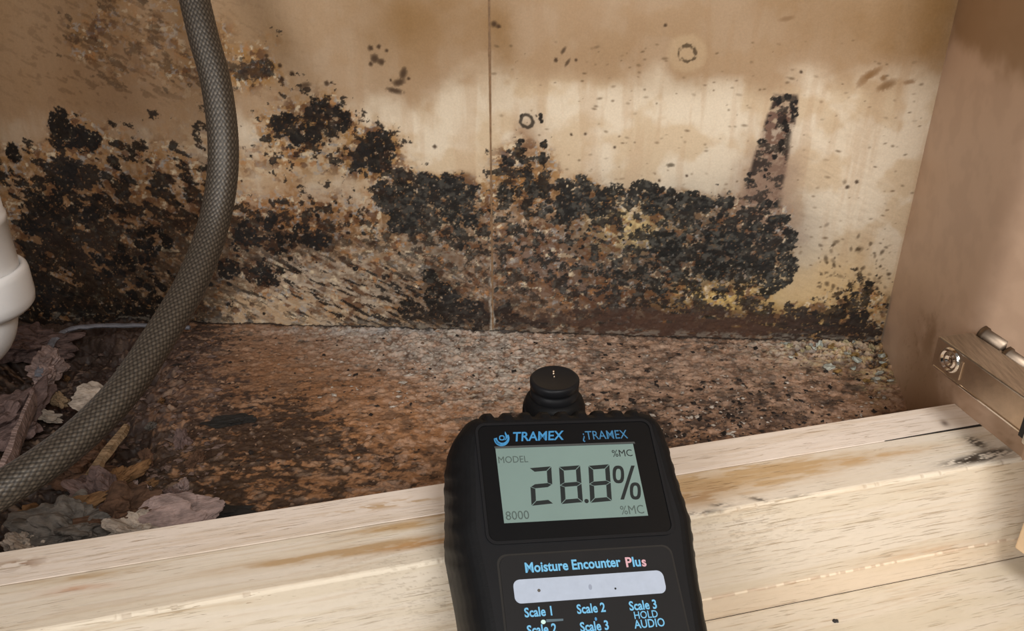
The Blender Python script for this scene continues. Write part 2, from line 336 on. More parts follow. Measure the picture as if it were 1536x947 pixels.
# substrate between the colonies changes along the wall
for (x, y, sx, sy, a, c_, s_) in ((160, 380, 150, 110, 0, (134, 102, 74), .85), (160, 110, 110, 90, 0, (140, 108, 78), .55), (420, 340, 90, 40, 0, (128, 82, 42), .75), (500, 430, 160, 40, 8, (158, 138, 116), .9), (430, 470, 120, 22, 5, (168, 142, 112), .9),
                             (660, 380, 60, 50, 0, (118, 106, 92), .8), (820, 390, 80, 60, 0, (122, 98, 84), .9), (880, 440, 110, 40, 0, (116, 92, 78), .9), (1040, 375, 130, 60, 0, (82, 80, 74), .95), (1000, 480, 170, 22, 2, (72, 52, 42), 1.2),
                             (1150, 280, 30, 50, 15, (140, 116, 98), 1.), (1160, 345, 36, 30, 0, (140, 120, 104), .8), (1090, 450, 55, 18, 0, (190, 160, 100), .9), (1250, 430, 70, 34, -8, (188, 160, 116), .55), (1290, 440, 40, 26, 0, (168, 134, 80), .45), (795, 225, 16, 34, 0, (150, 120, 92), .9), (790, 275, 32, 24, 0, (150, 112, 70), .9),
                             (945, 340, 40, 20, 0, (196, 172, 122), .8), (830, 470, 40, 14, 0, (160, 130, 104), .8), (1200, 480, 60, 20, 0, (170, 140, 86), .7)):
    g_ = np.clip(gauss(PX+wx, PY+wy, x, y, sx, sy, a)*s_*1.15, 0, 1)*(1 if x != 1250 else 1)
    col = m(col, srgb(*c_), g_)
# flecks: orange, pale, grey
for kk, (c_, th0, sc, reg) in enumerate((((160, 112, 68), .655, 2.6, 1), ((206, 188, 158), .64, 2.2, 1), ((150, 146, 140), .635, 1.7, 1), ((92, 60, 40), .58, 3.4, 1))):
    f_ = ss(th0, th0+.05, fbm(uw/(sc*1.7)+kk*31, vw/(sc*1.5), 10+kk, 4))*halo
    col = m(col, srgb(*c_), f_*(.75 if kk < 3 else .8))
pale = ss(.56, .62, fbm(ru/12+9, rv/2.6, 13, 3))*np.clip(stz, 0, 1)
col = m(col, srgb(176, 160, 140), pale*.8*(PX > 330))
# black growth, with dusty grey-green bloom in the right-hand colonies
bl = np.ones_like(col)*srgb(17, 14, 12)
bl = m(bl, srgb(28, 27, 27), ss(.4, .6, nz3)*.7)
bl = m(bl, srgb(60, 38, 24), ss(.58, .70, fbm(uw/4, vw/4, 12, 3))*ss(800, 300, PX)*ss(200, 340, PX)*.8)
bloom = np.clip(gauss(PX, PY, 1030, 370, 190, 80)+gauss(PX, PY, 660, 320, 90, 60)*.6+gauss(PX, PY, 860, 400, 120, 90)*.8, 0, 1)
bl = m(bl, srgb(86, 83, 76), ss(.50, .68, fbm(uw/3.2, vw/2.8, 14, 5, .6))*bloom*.8)
bl = m(bl, srgb(30, 34, 33), bloom*.35)
bk = np.clip(black, 0, 1)
# softly brownish where growth is thin
col = m(col, srgb(92, 62, 36), ss(.12, .5, fbm(uw/2.4, vw/2.4, 15, 3)*Ds*1.6-.15)*.55)
col = m(m(col, srgb(122, 98, 82), fing*.8*(.6+.8*ss(.4, .6, nz))), bl, bk*.97)
col = m(col, srgb(96, 72, 50), ss(.56, .66, fbm(ru/5, rv/2.2, 6, 4))*thin*.6)
sm = np.clip(gauss(PX, PY, 1010, 487, 150, 17, 2)*1.5, 0, 1)*ss(.3, .6, fbm(uw/14, vw/2.2, 6, 3)+.12)
col = m(col, srgb(70, 50, 40), sm*.9)
# single small marks: clean ring, strokes, dots
def dot(px, py, r, c_=(60, 42, 28), s_=.9, asp=1, an=0):
    global col
    b_ = np.zeros_like(U, dtype=np.float32); u, v = WU(px, py); stamp(b_, us[0], vs[0], DW, u, v, r*.00034, 1, asp, an, .7)
    b_ = b_*ss(.38, .55, b_*.45+fbm(uw/1.1, vw/1.1, 9, 3)*.62) if r > 2.6 else b_
    ii = b_ > 0; col[ii] = col[ii]*(1-b_[ii, None]*s_)+srgb(*c_)*b_[ii, None]*s_
q = np.hypot(PX-1031, (PY-80))+ (nz-.5)*7
col = m(col, srgb(188, 164, 130), ss(34, 24, q)*.35)
col = m(col, srgb(64, 50, 34), ss(3.6, 1.6, np.abs(q-12.5))*ss(.15, .4, fbm(uw/2, vw/2, 1, 2))*.85)
q = np.hypot(PX-790, (PY-182))+(nz-.5)*5
col = m(col, srgb(40, 34, 28), ss(3.4, 1.6, np.abs(q-9))*.9)
for a_ in ((556, 72, 5), (562, 88, 8), (572, 93, 6), (568, 70, 4), (556, 96, 4), (580, 76, 3), (605, 110, 6, (60, 42, 28), .9, 2, 1.2), (598, 124, 6, (60, 42, 28), .9, 1.8, .2), (586, 120, 3), (592, 136, 5, (60, 42, 28), .9, 3, -.2), (613, 118, 3), (834, 90, 4), (845, 76, 3, (60, 42, 28), .8, 2.4, 1), (851, 94, 3, (60, 42, 28), .8, 2.6, 1), (864, 90, 2.5), (998, 38, 3), (741, 36, 5), (748, 40, 4), (652, 220, 4),
           (762, 271, 3, (60, 42, 28), .8, 5, 0), (1006, 248, 4, (60, 48, 30), .8, 2, .1), (1030, 264, 3), (989, 271, 3), (857, 202, 3), (878, 201, 2.5), (922, 221, 2.5), (1285, 273, 4), (1271, 281, 4), (1202, 108, 3), (1310, 110, 6, (120, 86, 50), .8, 2.4, .7), (1297, 118, 7, (120, 86, 50), .7, 2.4, .9), (1330, 128, 7, (112, 80, 46), .8, 2.2, .5), (1325, 117, 5, (112, 80, 46), .8), (1365, 123, 4, (120, 86, 50), .7, 2.5, .2), (1180, 28, 4, (120, 90, 60), .6, 3, .2), (490, 125, 5), (458, 128, 5, (60, 42, 28), .8, 2, .2), (438, 110, 4), (423, 118, 4), (420, 98, 4), (400, 84, 4)):
    dot(*a_)
for _ in range(330):                                # fine specks over the sound part of the board
    x_, y_ = R.uniform(740, 1400), R.uniform(60, 430)
    dot(x_, y_, R.uniform(.8, 2.2), (96, 76, 52), R.uniform(.3, .8), R.uniform(1, 2.5), R.uniform(-.3, .3))
for _ in range(150):
    x_ = R.uniform(1225, 1335); y_ = 470-abs(R.gauss(0, 60)); dot(x_, y_, R.uniform(1, 4), (74, 58, 40), R.uniform(.4, .9), R.uniform(1, 2), R.uniform(0, 3))
# pale dried crust along the foot of the wall
cr_ = ss(8, 2, np.abs(PY-(491+.0305*(PX-500))+5+(nz-.5)*9))*ss(.48, .6, fbm(uw/5, vw/2, 2, 4))*(PX > 60)
col = m(col, srgb(150, 140, 126), cr_*.35)
col = m(col, srgb(112, 88, 62), ss(.9, .2, np.abs(uw-WU(737, 300)[0]*1000+(nz3-.5)*.3))*.55)
ws_ = ss(5, 1.5, np.abs(PX-738+(nz-.5)*9))*ss(350, 440, PY)*ss(.4, .55, fbm(uw/2, vw/7, 3, 3)); col = m(col, srgb(168, 158, 144), ws_*.7)
DH = bk*.00022*(.6+.6*nz2)+halo*(fbm(uw/2.2, vw/2.2, 3, 3)-.5)*.0008+(nz3-.5)*.0006 + (fbm(uw/1.5, vw/3, 9, 3)-.5)*.00022
DH += (fbm(uw/6, vw/2.2, 9, 3)-.5)*.0012*np.clip(gauss(PX, PY, 500, 440, 200, 50), 0, 1)
DH += (fbm(ru/7, rv/2, 5, 3)-.5)*.0006*np.clip(gauss(PX, PY, 1280, 330, 110, 150), 0, 1)
rgh = np.clip(.88-.1*bk*(nz2 > .5), .3, 1)
RGBA = np.concatenate([col, rgh[..., None]], -1)
back = empty('wall_back', tuple(WO)); tag(back, kind='structure')
useam = WU(737, 300)[0]
for lo, hi in ((-1, useam-.00007), (useam+.00007, 1)):
    ii = np.where((us >= lo) & (us <= hi))[0]; sl = slice(ii[0], ii[-1]+1)
    dh = DH[:, sl].copy()
    edge = np.minimum(np.abs(U[:, sl]-useam), .0012)/.0012
    dh = dh - (1-edge)**2*.0008
    P = wallP(U[:, sl], V[:, sl], dh)
    # back edge so the board has thickness
    Pb = P.copy()
    o = new('panel', gridmesh('panel', P-WO, RGBA[:, sl]), M_wall, back)
bm = bmesh.new()
Mx = Matrix(((W[0], WN[0], 0, 0), (W[1], WN[1], 0, 0), (0, 0, 1, 0), (0, 0, 0, 1)))
box(bm, -.36, .262, -.012, -.002, -.04, .62); box(bm, -.36, .262, -.002, -.0004, .2605, .62)
bm.transform(Mx); bmobj('backing_board', bm, M_dull, back)
bm = bmesh.new(); box(bm, useam-.001, useam+.001, -.0004, -.00025, -.004, .26); bm.transform(Mx); bmobj('joint_filler', bm, M_joint, back)

# ------------------------------------------------------------------ floor of the cabinet (rotten chipboard)
DF = .00062
xs = np.arange(-.36, .262, DF); ysn = np.arange(.245, .530, DF)
X, Y = np.meshgrid(xs, ysn)
P0 = np.stack([X, Y, np.zeros_like(X)], -1); FX, FY = proj(P0)
ux, uy = X*1000, Y*1000
frows = [  # black patches, from y = 480 down, 32 px by 24 px cells
 '588887765542111111100122212222333333222322544...',
 '5666776665421011111012221122221122222222234553..',
 '577776544422111011111122211222111122222233344...',
 '588875554432212111111222222222221122233333332...',
 '577776544333223211112222222222222223322332......',
 '6777765444533332111111223344444443322333........',
 '67777775556667842111122334445555543333..........',
 '677777765667887632111223344455544433............',
 '677777776666766554321222334444443...............',
 '677777776555554343332222233333..................',
 '77777777665533343333222222......................',
 '7777777766666544333332..........................',
 '666666666776654333..............................',
 '66666666666665..................................']
wx2 = (fbm(ux/12, uy/8, 5)-.5)*50; wy2 = (fbm(ux/12+40, uy/8, 6)-.5)*20
FD = charmap(frows, FX+wx2, FY+wy2, 16, 492, 32, 24)
g1 = fbm((ux+uy*.35)/17, (uy-ux*.06)/6.0, 1, 5); g2 = fbm(ux/3.2, uy/2.4, 2, 4); g3 = fbm(ux/45, uy/30, 3, 3); g4 = fbm(ux/1.6, uy/1.4, 4, 3); g5 = fbm((ux-uy*.3)/8, (uy+ux*.08)/4.2, 8, 4)
fc = np.ones(X.shape+(3,))*srgb(128, 99, 76)
fc = m(fc, srgb(146, 108, 78), ss(.4, .62, g3)*.8)
fc = m(fc, srgb(98, 68, 46), ss(.48, .62, g1)*.75)
fc = m(fc, srgb(156, 118, 88), ss(.55, .68, g5)*.6)
orng = np.clip(gauss(FX, FY, 560, 650, 190, 80)+gauss(FX, FY, 470, 545, 120, 30)*.5, 0, 1)
fc = m(fc, srgb(150, 106, 70), orng*.65*(.5+ss(.35, .6, g1)))
pinkish = np.clip(gauss(FX, FY, 1000, 560, 260, 50)+gauss(FX, FY, 620, 510, 160, 18), 0, 1)
fc = m(fc, srgb(146, 120, 104), pinkish*.6)
dark = ss(.02, .14, FD*.85-(fbm(ux/5, uy/2.6, 7, 4)-.27)*1.3)
fc = m(fc, srgb(38, 30, 24), dark*.85)
pit = ss(.56, .66, g2)*ss(.3, .6, FD+.25); fc = m(fc, srgb(50, 34, 26), pit*.7)
whit = np.clip(gauss(FX, FY, 650, 520, 110, 26)+gauss(FX, FY, 760, 560, 60, 30)*.7+gauss(FX, FY, 600, 497, 110, 6)*1.2+gauss(FX, FY, 1240, 525, 90, 14)*.8+gauss(FX, FY, 1000, 540, 240, 60)*.25+gauss(FX, FY, 700, 600, 60, 40)*.3, 0, 1)
fl = ss(.55, .62, g4*.5+g2*.5+.05*whit)*whit
fc = m(fc, srgb(176, 166, 152), fl*.85)
fc = m(fc, srgb(168, 170, 172), ss(.4, .6, g5)*np.clip(gauss(FX, FY, 590, 496, 100, 5)*1.1, 0, 1)*.7)
gr_ = np.clip(gauss(FX, FY, 650, 535, 90, 26), 0, 1)*.5; fc = m(fc, srgb(116, 106, 100), gr_)
mauve = np.clip(gauss(FX, FY, 200, 560, 150, 60)+gauss(FX, FY, 1150, 640, 140, 30)*.6, 0, 1)
fc = m(fc, srgb(96, 76, 70), mauve*.5)
# height: flaked layers, pits and, at the left, a hole where the board has fallen away
g1r = 1-np.abs(g1-.5)*4
FH = (g1-.5)*.0022+(g2-.5)*.0030*(.4+FD)+(g4-.5)*.0010+np.floor(g5*9)/9*.0010-.0006 - pit*.0008
FH += whit*(g2-.4)*.003
hole = np.clip(ss(.0, 1, gauss(FX+wx2*1.3, FY+wy2*1.3, 90, 640, 90, 100, 25)*1.5)+ss(0, 1, gauss(FX+wx2, FY+wy2, 150, 540, 80, 26)*1.2)*.7+ss(0, 1, gauss(FX+wx2, FY+wy2, 40, 760, 80, 40)*1.3), 0, 1)
rough_left = ss(330, 180, FX)
FH += rough_left*((1-np.abs(fbm(ux/14, uy/9, 9, 4)-.5)*5)*.004) - hole*.016
fc = m(fc, srgb(44, 34, 30), hole*.65)
blobh = np.zeros_like(X, dtype=np.float32); tint = np.zeros_like(X, dtype=np.float32)
for i in range(5200):
    x_, y_ = R.uniform(-.28, .24), R.uniform(.27, .52)
    r_ = (.3+R.random()**3*1.6)*.001
    stamp(blobh if R.random() < .65 else tint, xs[0], ysn[0], DF, x_, y_, r_, R.uniform(.3, 1), R.uniform(1, 2.6), R.uniform(-.5, .5), .35)
FH += blobh*.0008
fc = m(fc, srgb(170, 142, 120), blobh*ss(.35, .6, fbm(ux/30, uy/20, 11, 2)+.1)*.45)
fc = m(fc, srgb(34, 26, 22), tint*.55*ss(-.1, .5, FD))
cornr = np.clip(gauss(FX, FY, 1280, 530, 70, 16)+gauss(FX, FY, 1318, 560, 18, 26, 0), 0, 1)
fc = m(fc, srgb(40, 32, 26), cornr*ss(.52, .44, g2)*.8); fc = m(fc, srgb(188, 168, 128), cornr*ss(.50, .57, g2)*.9); fc = m(fc, srgb(160, 118, 70), cornr*ss(.54, .6, g4)*.6); FH += cornr*(g2-.3)*.005
edge_w = ss(.006, 0, (P0-B)@WN); FH += edge_w*.0008
gp = fbm(ux/6.5, uy/5.5, 12, 4, .6); rgt = ss(420, 640, FX)
fc = m(fc, srgb(186, 154, 132), ss(.565, .62, gp)*.42*rgt); fc = m(fc, srgb(58, 42, 34), ss(.43, .38, gp)*.55*rgt)
fc = m(fc, srgb(172, 164, 156), ss(.50, .56, fbm(ux/3.0, uy/2.6, 14, 4, .6)+.06*whit)*whit*.42)
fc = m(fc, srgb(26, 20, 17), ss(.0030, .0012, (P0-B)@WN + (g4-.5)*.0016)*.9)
fc = fc*np.array([.96, .95, .92])
frg = np.clip(.75-.25*ss(.5, .7, g4), .35, .9)
P = np.stack([X, Y, FH], -1)
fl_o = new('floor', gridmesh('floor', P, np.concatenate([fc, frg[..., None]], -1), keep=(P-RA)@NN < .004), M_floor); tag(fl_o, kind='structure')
def ground(px, py):
    p = Pz(px, py, 0)
    i = int(np.clip((p[0]-xs[0])/DF, 0, len(xs)-1)); j = int(np.clip((p[1]-ysn[0])/DF, 0, len(ysn)-1))
    return p, FH[j, i]
bm = bmesh.new(); box(bm, -.37, .28, .2, .54, -.06, -.040); tag(bmobj('floor_underlay', bm, M_dark), kind='structure')

# ------------------------------------------------------------------ right side wall, bending into the door frame
dirA = (P1*[1, 1, 0]-B*[1, 1, 0]); LA = np.linalg.norm(dirA); dirA /= LA
path = [B*[1, 1, 0]-dirA*.003]
c0 = P1*[1, 1, 0]; rb = .012
for t in np.linspace(0, 1, 10):
    a = c0-dirA*rb; b = c0+NN*rb*.8; path.append((1-t)**2*a+2*t*(1-t)*c0+t*t*b)
path.append(c0+NN*.0455)
path = np.array(path); outw = np.array([1, .0, 0])
path = np.vstack([np.linspace(path[0], path[1], 110)[:-1], path[1:-1], np.linspace(path[-2], path[-1], 26)[1:]])
zs = np.concatenate([np.linspace(-.03, .26, 240), np.linspace(.26, .62, 12)[1:]])
Pw = np.array([[(*p[:2], z) for p in path] for z in zs])
wxp, wyp = proj(Pw); wn_ = fbm(Pw[..., 1]*1000/14, Pw[..., 2]*1000/11, 3, 4); wn2 = fbm(Pw[..., 1]*1000/3, Pw[..., 2]*1000/3, 8, 4)
wc = np.ones(Pw.shape)*srgb(196, 166, 141)
wc = m(wc, srgb(184, 154, 130), ss(.4, .62, wn_)*.6)
foot = ss(.075, .030, Pw[..., 2]+(wn_-.5)*.05)*ss(.47, .40, Pw[..., 1]); wc = m(wc, srgb(126, 94, 64), foot*.85)  # brown foot stain, also standing in for shade under the hinge
wc = m(wc, srgb(132, 98, 60), ss(-26, 26, (1536-wxp)*-.62+(125-wyp)*1.0-(-.0)+ (wn_-.5)*40)*.75)  # shadow of the upper frame painted on as a brown diagonal
wc = m(wc, srgb(120, 92, 64), ss(.66, .72, wn2)*foot*.6)
wc = m(wc, srgb(150, 138, 122), ss(.006, .001, np.hypot(Pw[..., 0]-B[0], Pw[..., 1]-B[1])+(wn2-.5)*.006)*ss(.05, .02, Pw[..., 2])*.8)
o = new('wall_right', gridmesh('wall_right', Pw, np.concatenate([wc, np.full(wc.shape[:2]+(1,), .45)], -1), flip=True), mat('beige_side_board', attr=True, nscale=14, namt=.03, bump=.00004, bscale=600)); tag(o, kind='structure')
sol = o.modifiers.new('thickness', 'SOLIDIFY'); sol.thickness = .018; sol.offset = 1
# left side, top and upper frame of the cabinet, outside the picture
bm = bmesh.new(); box(bm, -.385, -.367, .16, .56, -.06, .62); tag(bmobj('wall_left', bm, M_side), kind='structure')
bm = bmesh.new(); box(bm, -.39, .29, .24, .56, .62, .64); tag(bmobj('ceiling', bm, M_dull), kind='structure')

# ------------------------------------------------------------------ bottom rail of the face frame
RN = .0457; SE = .0192
rl = empty('trim_1', tuple(RA)); tag(rl, kind='structure')
def railgrid(name, prof, t0, t1, paint, dt=.00055):
    """prof: list of (n, z); swept along the rail"""
    prof = np.array(prof, float)
    seg = np.hypot(*np.diff(prof, axis=0).T); cum = np.r_[0, np.cumsum(seg)]
    k_ = max(2, int(cum[-1]/.0005)); q_ = np.unique(np.concatenate([np.linspace(0, cum[-1], k_), cum]))
    n_ = np.interp(q_, cum, prof[:, 0]); z_ = np.interp(q_, cum, prof[:, 1])
    ts = np.arange(t0, t1, dt)
    T_, Nn = np.meshgrid(ts, n_); _, Z_ = np.meshgrid(ts, z_)
    Pg = RA*[1, 1, 0] + T_[..., None]*E_ + Nn[..., None]*NN + Z_[..., None]*np.array([0, 0, 1.])
    qx, qy = proj(Pg); colr, dz = paint(T_*1000, Nn*1000, Z_*1000, qx, qy, q_[:, None]*1000+0*T_)
    Pg = Pg + dz[..., None]*np.array([0, 0, 1.])*.6 + dz[..., None]*NN*.4
    me = gridmesh(name, Pg-RA, colr, smooth=True, flip=True)
    o = new(name, me, M_rail, rl)
    return o
def wood(T_, Nn, Z_, qx, qy, Q, c0=(220, 206, 188), c1=(210, 192, 170), seed=0):
    wv = (fbm(T_/90, Q/25, seed, 3)-.5)*9
    g = fbm(T_/42, (Q+wv)/1.1, seed+1, 4); g_b = fbm(T_/120, (Q+wv)/5, seed+2, 3); fib = fbm(T_/7, Q/.45+wv, seed+3, 3)
    c_ = np.ones(T_.shape+(3,))*srgb(*c0)
    c_ = m(c_, srgb(*c1), ss(.4, .65, g_b)*.7)
    c_ = m(c_, srgb(188, 162, 130), ss(.58, .72, g)*.3)
    fine = ss(.66, .72, fib)*ss(.45, .6, fbm(T_/30, Q/9, seed+5, 3)); c_ = m(c_, srgb(140, 112, 82), fine*.0)
    scr = ss(.74, .79, fbm(T_/2.6, Q/.30+wv*.5, seed+6, 3))*ss(.5, .62, fbm(T_/26, Q/12, seed+7, 2)); c_ = m(c_, srgb(140, 114, 88), scr*.0)
    dz = (g-.5)*.00015
    return c_, dz
def p_rear(T_, Nn, Z_, qx, qy, Q):
    c_, dz = wood(T_, Nn, Z_, qx, qy, Q, (222, 208, 194), (212, 196, 178), 0)
    k1 = gauss(qx, qy, 585, 757, 60, 4, -9); c_ = m(c_, srgb(176, 140, 92), k1*ss(.45, .55, fbm(T_/6, Q/1.2, 3, 3))*.8)
    k2 = gauss(qx, qy, 30, 846, 26, 5, -6); c_ = m(c_, srgb(140, 104, 74), k2*ss(.4, .5, fbm(T_/5, Q/1.2, 4, 3))*.8)
    k3 = gauss(qx, qy, 1417, 635, 5, 3, 30); c_ = m(c_, srgb(90, 70, 60), k3*.8)
    return np.concatenate([c_, np.full(T_.shape+(1,), .55)], -1), dz
def p_front(T_, Nn, Z_, qx, qy, Q):
    c_, dz = wood(T_, Nn, Z_, qx, qy, Q, (219, 207, 190), (212, 198, 176), 4)
    top = Z_ > 41
    ydev = (Q-0)  # distance over the profile
    # brown stain behind and beside the meter, along the joint
    n1 = fbm(T_/11, Q/1.6, 3, 4)
    for (x, y, sx, sy, a, s_, cc) in ((1080, 724, 95, 14, -9, 1.25, (188, 158, 118)), (1180, 706, 90, 8, -9, 1.0, (186, 156, 116)), (1300, 688, 80, 4, -9, .6, (190, 158, 118)), (600, 790, 60, 4, -8, .8, (182, 150, 108)), (520, 828, 110, 5, -9, 1.1, (180, 150, 112)), (640, 815, 50, 4, -8, .9, (180, 140, 96)), (640, 773, 40, 4, -6, .6, (182, 148, 106)),
                                  (120, 866, 70, 4, -6, .5, (176, 146, 108)), (110, 884, 40, 4, -6, .5, (194, 150, 118)), (1390, 828, 60, 5, -10, .4, (198, 162, 124)), (1050, 745, 50, 10, -9, .6, (172, 140, 104))):
        c_ = m(c_, srgb(*cc), np.clip(gauss(qx, qy, x, y, sx, sy, a)*s_*(.7+1.0*ss(.35, .6, n1)), 0, 1)*.95)
    for (x, y, sx, sy, a, s_) in ((1464, 664, 11, 4, 25, 1.2), (1478, 684, 28, 5, -12, 1.3), (1450, 691, 24, 3, -8, .9), (1080, 758, 10, 2, 0, .7), (1058, 769, 22, 2, -6, .8), (1140, 750, 16, 2, 12, .7), (1195, 745, 14, 1.5, -10, .6), (1530, 612, 10, 8, 0, .5)):
        b_ = np.clip(gauss(qx, qy, x, y, sx, sy, a)*s_*1.3, 0, 1)*ss(.42, .56, fbm(T_/2.6+Q*1.2, Q/1.3, 6, 4)+.05); c_ = m(c_, srgb(58, 48, 40), b_*.9)
    # knife-like scratches beside the meter
    ar = gauss(qx, qy, 1110, 790, 60, 22, -5)+gauss(qx, qy, 660, 890, 60, 50)*.7+gauss(qx, qy, 600, 860, 90, 30)*.5
    sc = ss(.60, .65, fbm(T_/2.6, Q/.5, 9, 3))*np.clip(ar, 0, 1); c_ = m(c_, srgb(126, 104, 80), sc*.35)
    # arris: light caught on it painted as a pale line, plus worn chips
    rid = ss(1.3, .2, np.abs(np.hypot(Nn-RN*1000+.6, Z_-41.6)+(fbm(T_/3, T_*0, 2, 3)-.5)*1.2)); c_ = m(c_, srgb(238, 224, 200), rid*.22)
    chipz = ss(.70, .74, fbm(T_/3.2, T_*0+3, 5, 3))*ss(1.5, .5, np.abs(np.hypot(Nn-RN*1000+.6, Z_-41.6)))
    c_ = m(c_, srgb(134, 106, 80), chipz*.3)
    # lower bead: lighter chips along the line
    bd = ss(.9, .2, np.abs(Z_+6.6+(fbm(T_/4, T_*0, 7, 2)-.5)*1.0))
    c_ = m(c_, srgb(226, 202, 172), ss(-4, -8, Z_)*.45)
    c_ = m(c_, srgb(240, 222, 196), bd*ss(.45, .55, fbm(T_/2.5, T_*0, 8, 2))*.5); c_ = m(c_, srgb(168, 126, 92), bd*ss(.55, .45, fbm(T_/2.5, T_*0, 8, 2))*.35)
    return np.concatenate([c_, np.full(T_.shape+(1,), .55)], -1), dz-chipz*.0004
def p_low(T_, Nn, Z_, qx, qy, Q):
    c_, dz = wood(T_, Nn, Z_, qx, qy, Q, (214, 202, 184), (206, 193, 170), 9)
    return np.concatenate([c_, np.full(T_.shape+(1,), .55)], -1), dz
railgrid('plank', [(0, -.02), (0, HS-.0005), (.0005, HS), (SE-.0003, HS), (SE-.0002, HS-.012)], -.16, .4262, p_rear)
railgrid('plank', [(SE+.0002, HS-.012), (SE+.0001, HS-.0002), (SE+.0006, HS), (RN-.0016, HS), (RN-.0006, HS-.0004), (RN, HS-.0014), (RN, -.0062), (RN+.0005, -.0066), (RN+.0004, -.0195)], -.16, .60, p_front)
lob = railgrid('plank', [(RN+.0008, -.030), (RN+.0005, -.0200), (RN+.0008, -.0194), (.34, -.0198)], -.30, .62, p_low, .0012)
# the open split at the right-hand end of the joint
bm = bmesh.new()
a0 = rail(.374, SE-.0001, HS+.00006)-RA; a1 = rail(.4255, SE-.0008, HS+.00006)-RA; a2 = rail(.4255, SE+.0009, HS+.00006)-RA
vv = [bm.verts.new(v) for v in (a0, a1, a2)]; bm.faces.new(vv)
ext = bmesh.ops.extrude_face_region(bm, geom=list(bm.faces)); [setattr(v, 'co', v.co-Vector((0, 0, .0006))) for v in ext['geom'] if isinstance(v, bmesh.types.BMVert)]
bmobj('open_split', bm, M_dark, rl)
bm = bmesh.new(); box(bm, .432, .56, 0, .0455, HS, .62)
bm.transform(Matrix(((E_[0], NN[0], 0, RA[0]), (E_[1], NN[1], 0, RA[1]), (0, 0, 1, 0), (0, 0, 0, 1)))); tag(bmobj('trim_2', bm, M_side), kind='structure')
# one speck lying on the lower board
from mathutils import noise as mn
def lump(name, size, seed, m_, flat=.5, jag=.35, sub=2):
    bm = bmesh.new(); bmesh.ops.create_icosphere(bm, subdivisions=sub+1, radius=1)
    rr = random.Random(seed); o_ = Vector((rr.uniform(0, 50), rr.uniform(0, 50), rr.uniform(0, 50)))
    for v in bm.verts:
        x, y, z = v.co; p_ = v.co.copy()
        a_ = mn.fractal(p_*1.1+o_, .9, 2., 3)*.9; b_ = abs(mn.noise(Vector((x*1.6, y*2.2, z*3))+o_))*.5; c_ = mn.fractal(Vector((x*3, y*3, z*4))+o_, .7, 2.1, 4)*.22
        k_ = max(.25, 1+jag*(a_*1.3-b_+c_))
        v.co = Vector((x*size[0]*k_, y*size[1]*k_, (math.copysign(abs(z)**.8, z)*flat*(k_*.6+.4)+(.35*jag*(a_+c_) if z > -.2 else 0))*size[2]*1.4))
    me = bpy.data.meshes.new(name); bm.to_mesh(me); bm.free(); me.materials.append(m_)
    return me

# ------------------------------------------------------------------ dirt speck
p = Pz(1253, 932, -.0192)
o = new('dirt_speck', lump('dirt_speck', (.0014, .0010, .0012), 5, chip('speck_dirt', (70, 66, 64)))); o.location = p
tag(o, 'tiny dark grit speck lying alone on the lowest pale board', 'speck')

# ------------------------------------------------------------------ broken wood and debris at the left, flakes at the right
cP = chip('pale_fibre', (188, 172, 156)); cM = chip('mauve_fibre', (122, 100, 94)); cO = chip('orange_fibre', (138, 102, 68)); cG = chip('grey_fibre', (120, 112, 104)); cB = chip('brown_fibre', (104, 76, 58)); cT = chip('tan_splinter', (172, 144, 112)); cPk = chip('pinkish_fibre', (172, 148, 140))
def debris(name, px, py, dz, size, rot, m_, label, seed, cat='debris', flat=.6, jag=.62, sub=4, group=None):
    p = Pz(px, py, dz); o = new(name, lump(name, size, seed, m_, flat, jag, sub)); o.location = (p[0], p[1], dz); o.rotation_euler = rot
    tag(o, label, cat, group); return o
debris('wood_chip', 137, 600, .004, (.011, .0095, .004), (.5, .1, .4), cP, 'pale grey flat chip poking out beneath the braided hose', 1, 'chip', .5, .35)
debris('wood_chunk', 40, 515, .006, (.022, .014, .012), (.1, .2, .3), cM, 'crumbly mauve brown lump behind the white pipe elbow', 2, 'wood chunk')
debris('wood_chunk', 70, 552, .005, (.009, .012, .008), (.2, .1, -.3), cPk, 'pinkish crumbled lump at the inner end of the torn strip', 3, 'wood chunk')
debris('wood_chunk', 20, 625, .000, (.020, .018, .012), (.1, -.3, .6), cM, 'mauve brown swollen chunk at the left edge below the white pipe', 4, 'wood chunk')
debris('wood_chip', 88, 600, -.001, (.008, .004, .004), (.2, .1, -.5), cT, 'small tan chip in the dark hole beside the pale grey chip', 5, 'chip')
debris('wood_chip', 70, 625, -.003, (.008, .0035, .003), (.1, .3, .2), cP, 'small pale sliver lowest in the dark hole', 6, 'chip')
debris('wood_chunk', 120, 700, .000, (.016, .012, .009), (.2, .2, .3), cB, 'dark brown lump in the hole under the hose', 7, 'wood chunk')
debris('wood_chunk', 110, 793, .004, (.017, .013, .012), (0, .1, .3), cG, 'rounded grey fibrous lump leaning on the pale rail', 8, 'wood chunk')
debris('wood_chunk', 175, 775, .004, (.020, .014, .012), (.3, -.2, .2), cB, 'brown swollen lump between the grey lump and the peeled flake', 9, 'wood chunk')
debris('wood_chunk', 150, 742, .004, (.013, .009, .008), (.3, .3, -.4), cM, 'mauve lump just behind the grey fibrous lump', 10, 'wood chunk')
debris('wood_flake', 255, 783, .008, (.022, .013, .007), (.5, -.1, .2), cPk, 'large pale pinkish peeled flake lying against the rail', 11, 'flake', .35, .45)
debris('wood_flake', 205, 795, .008, (.010, .008, .006), (.5, .3, .2), cP, 'pale ragged flake beside the large peeled flake', 12, 'flake')
debris('wood_chunk', 38, 818, .006, (.007, .006, .007), (0, .4, .2), cP, 'small pale lump nearest the left end of the rail', 13, 'wood chunk')
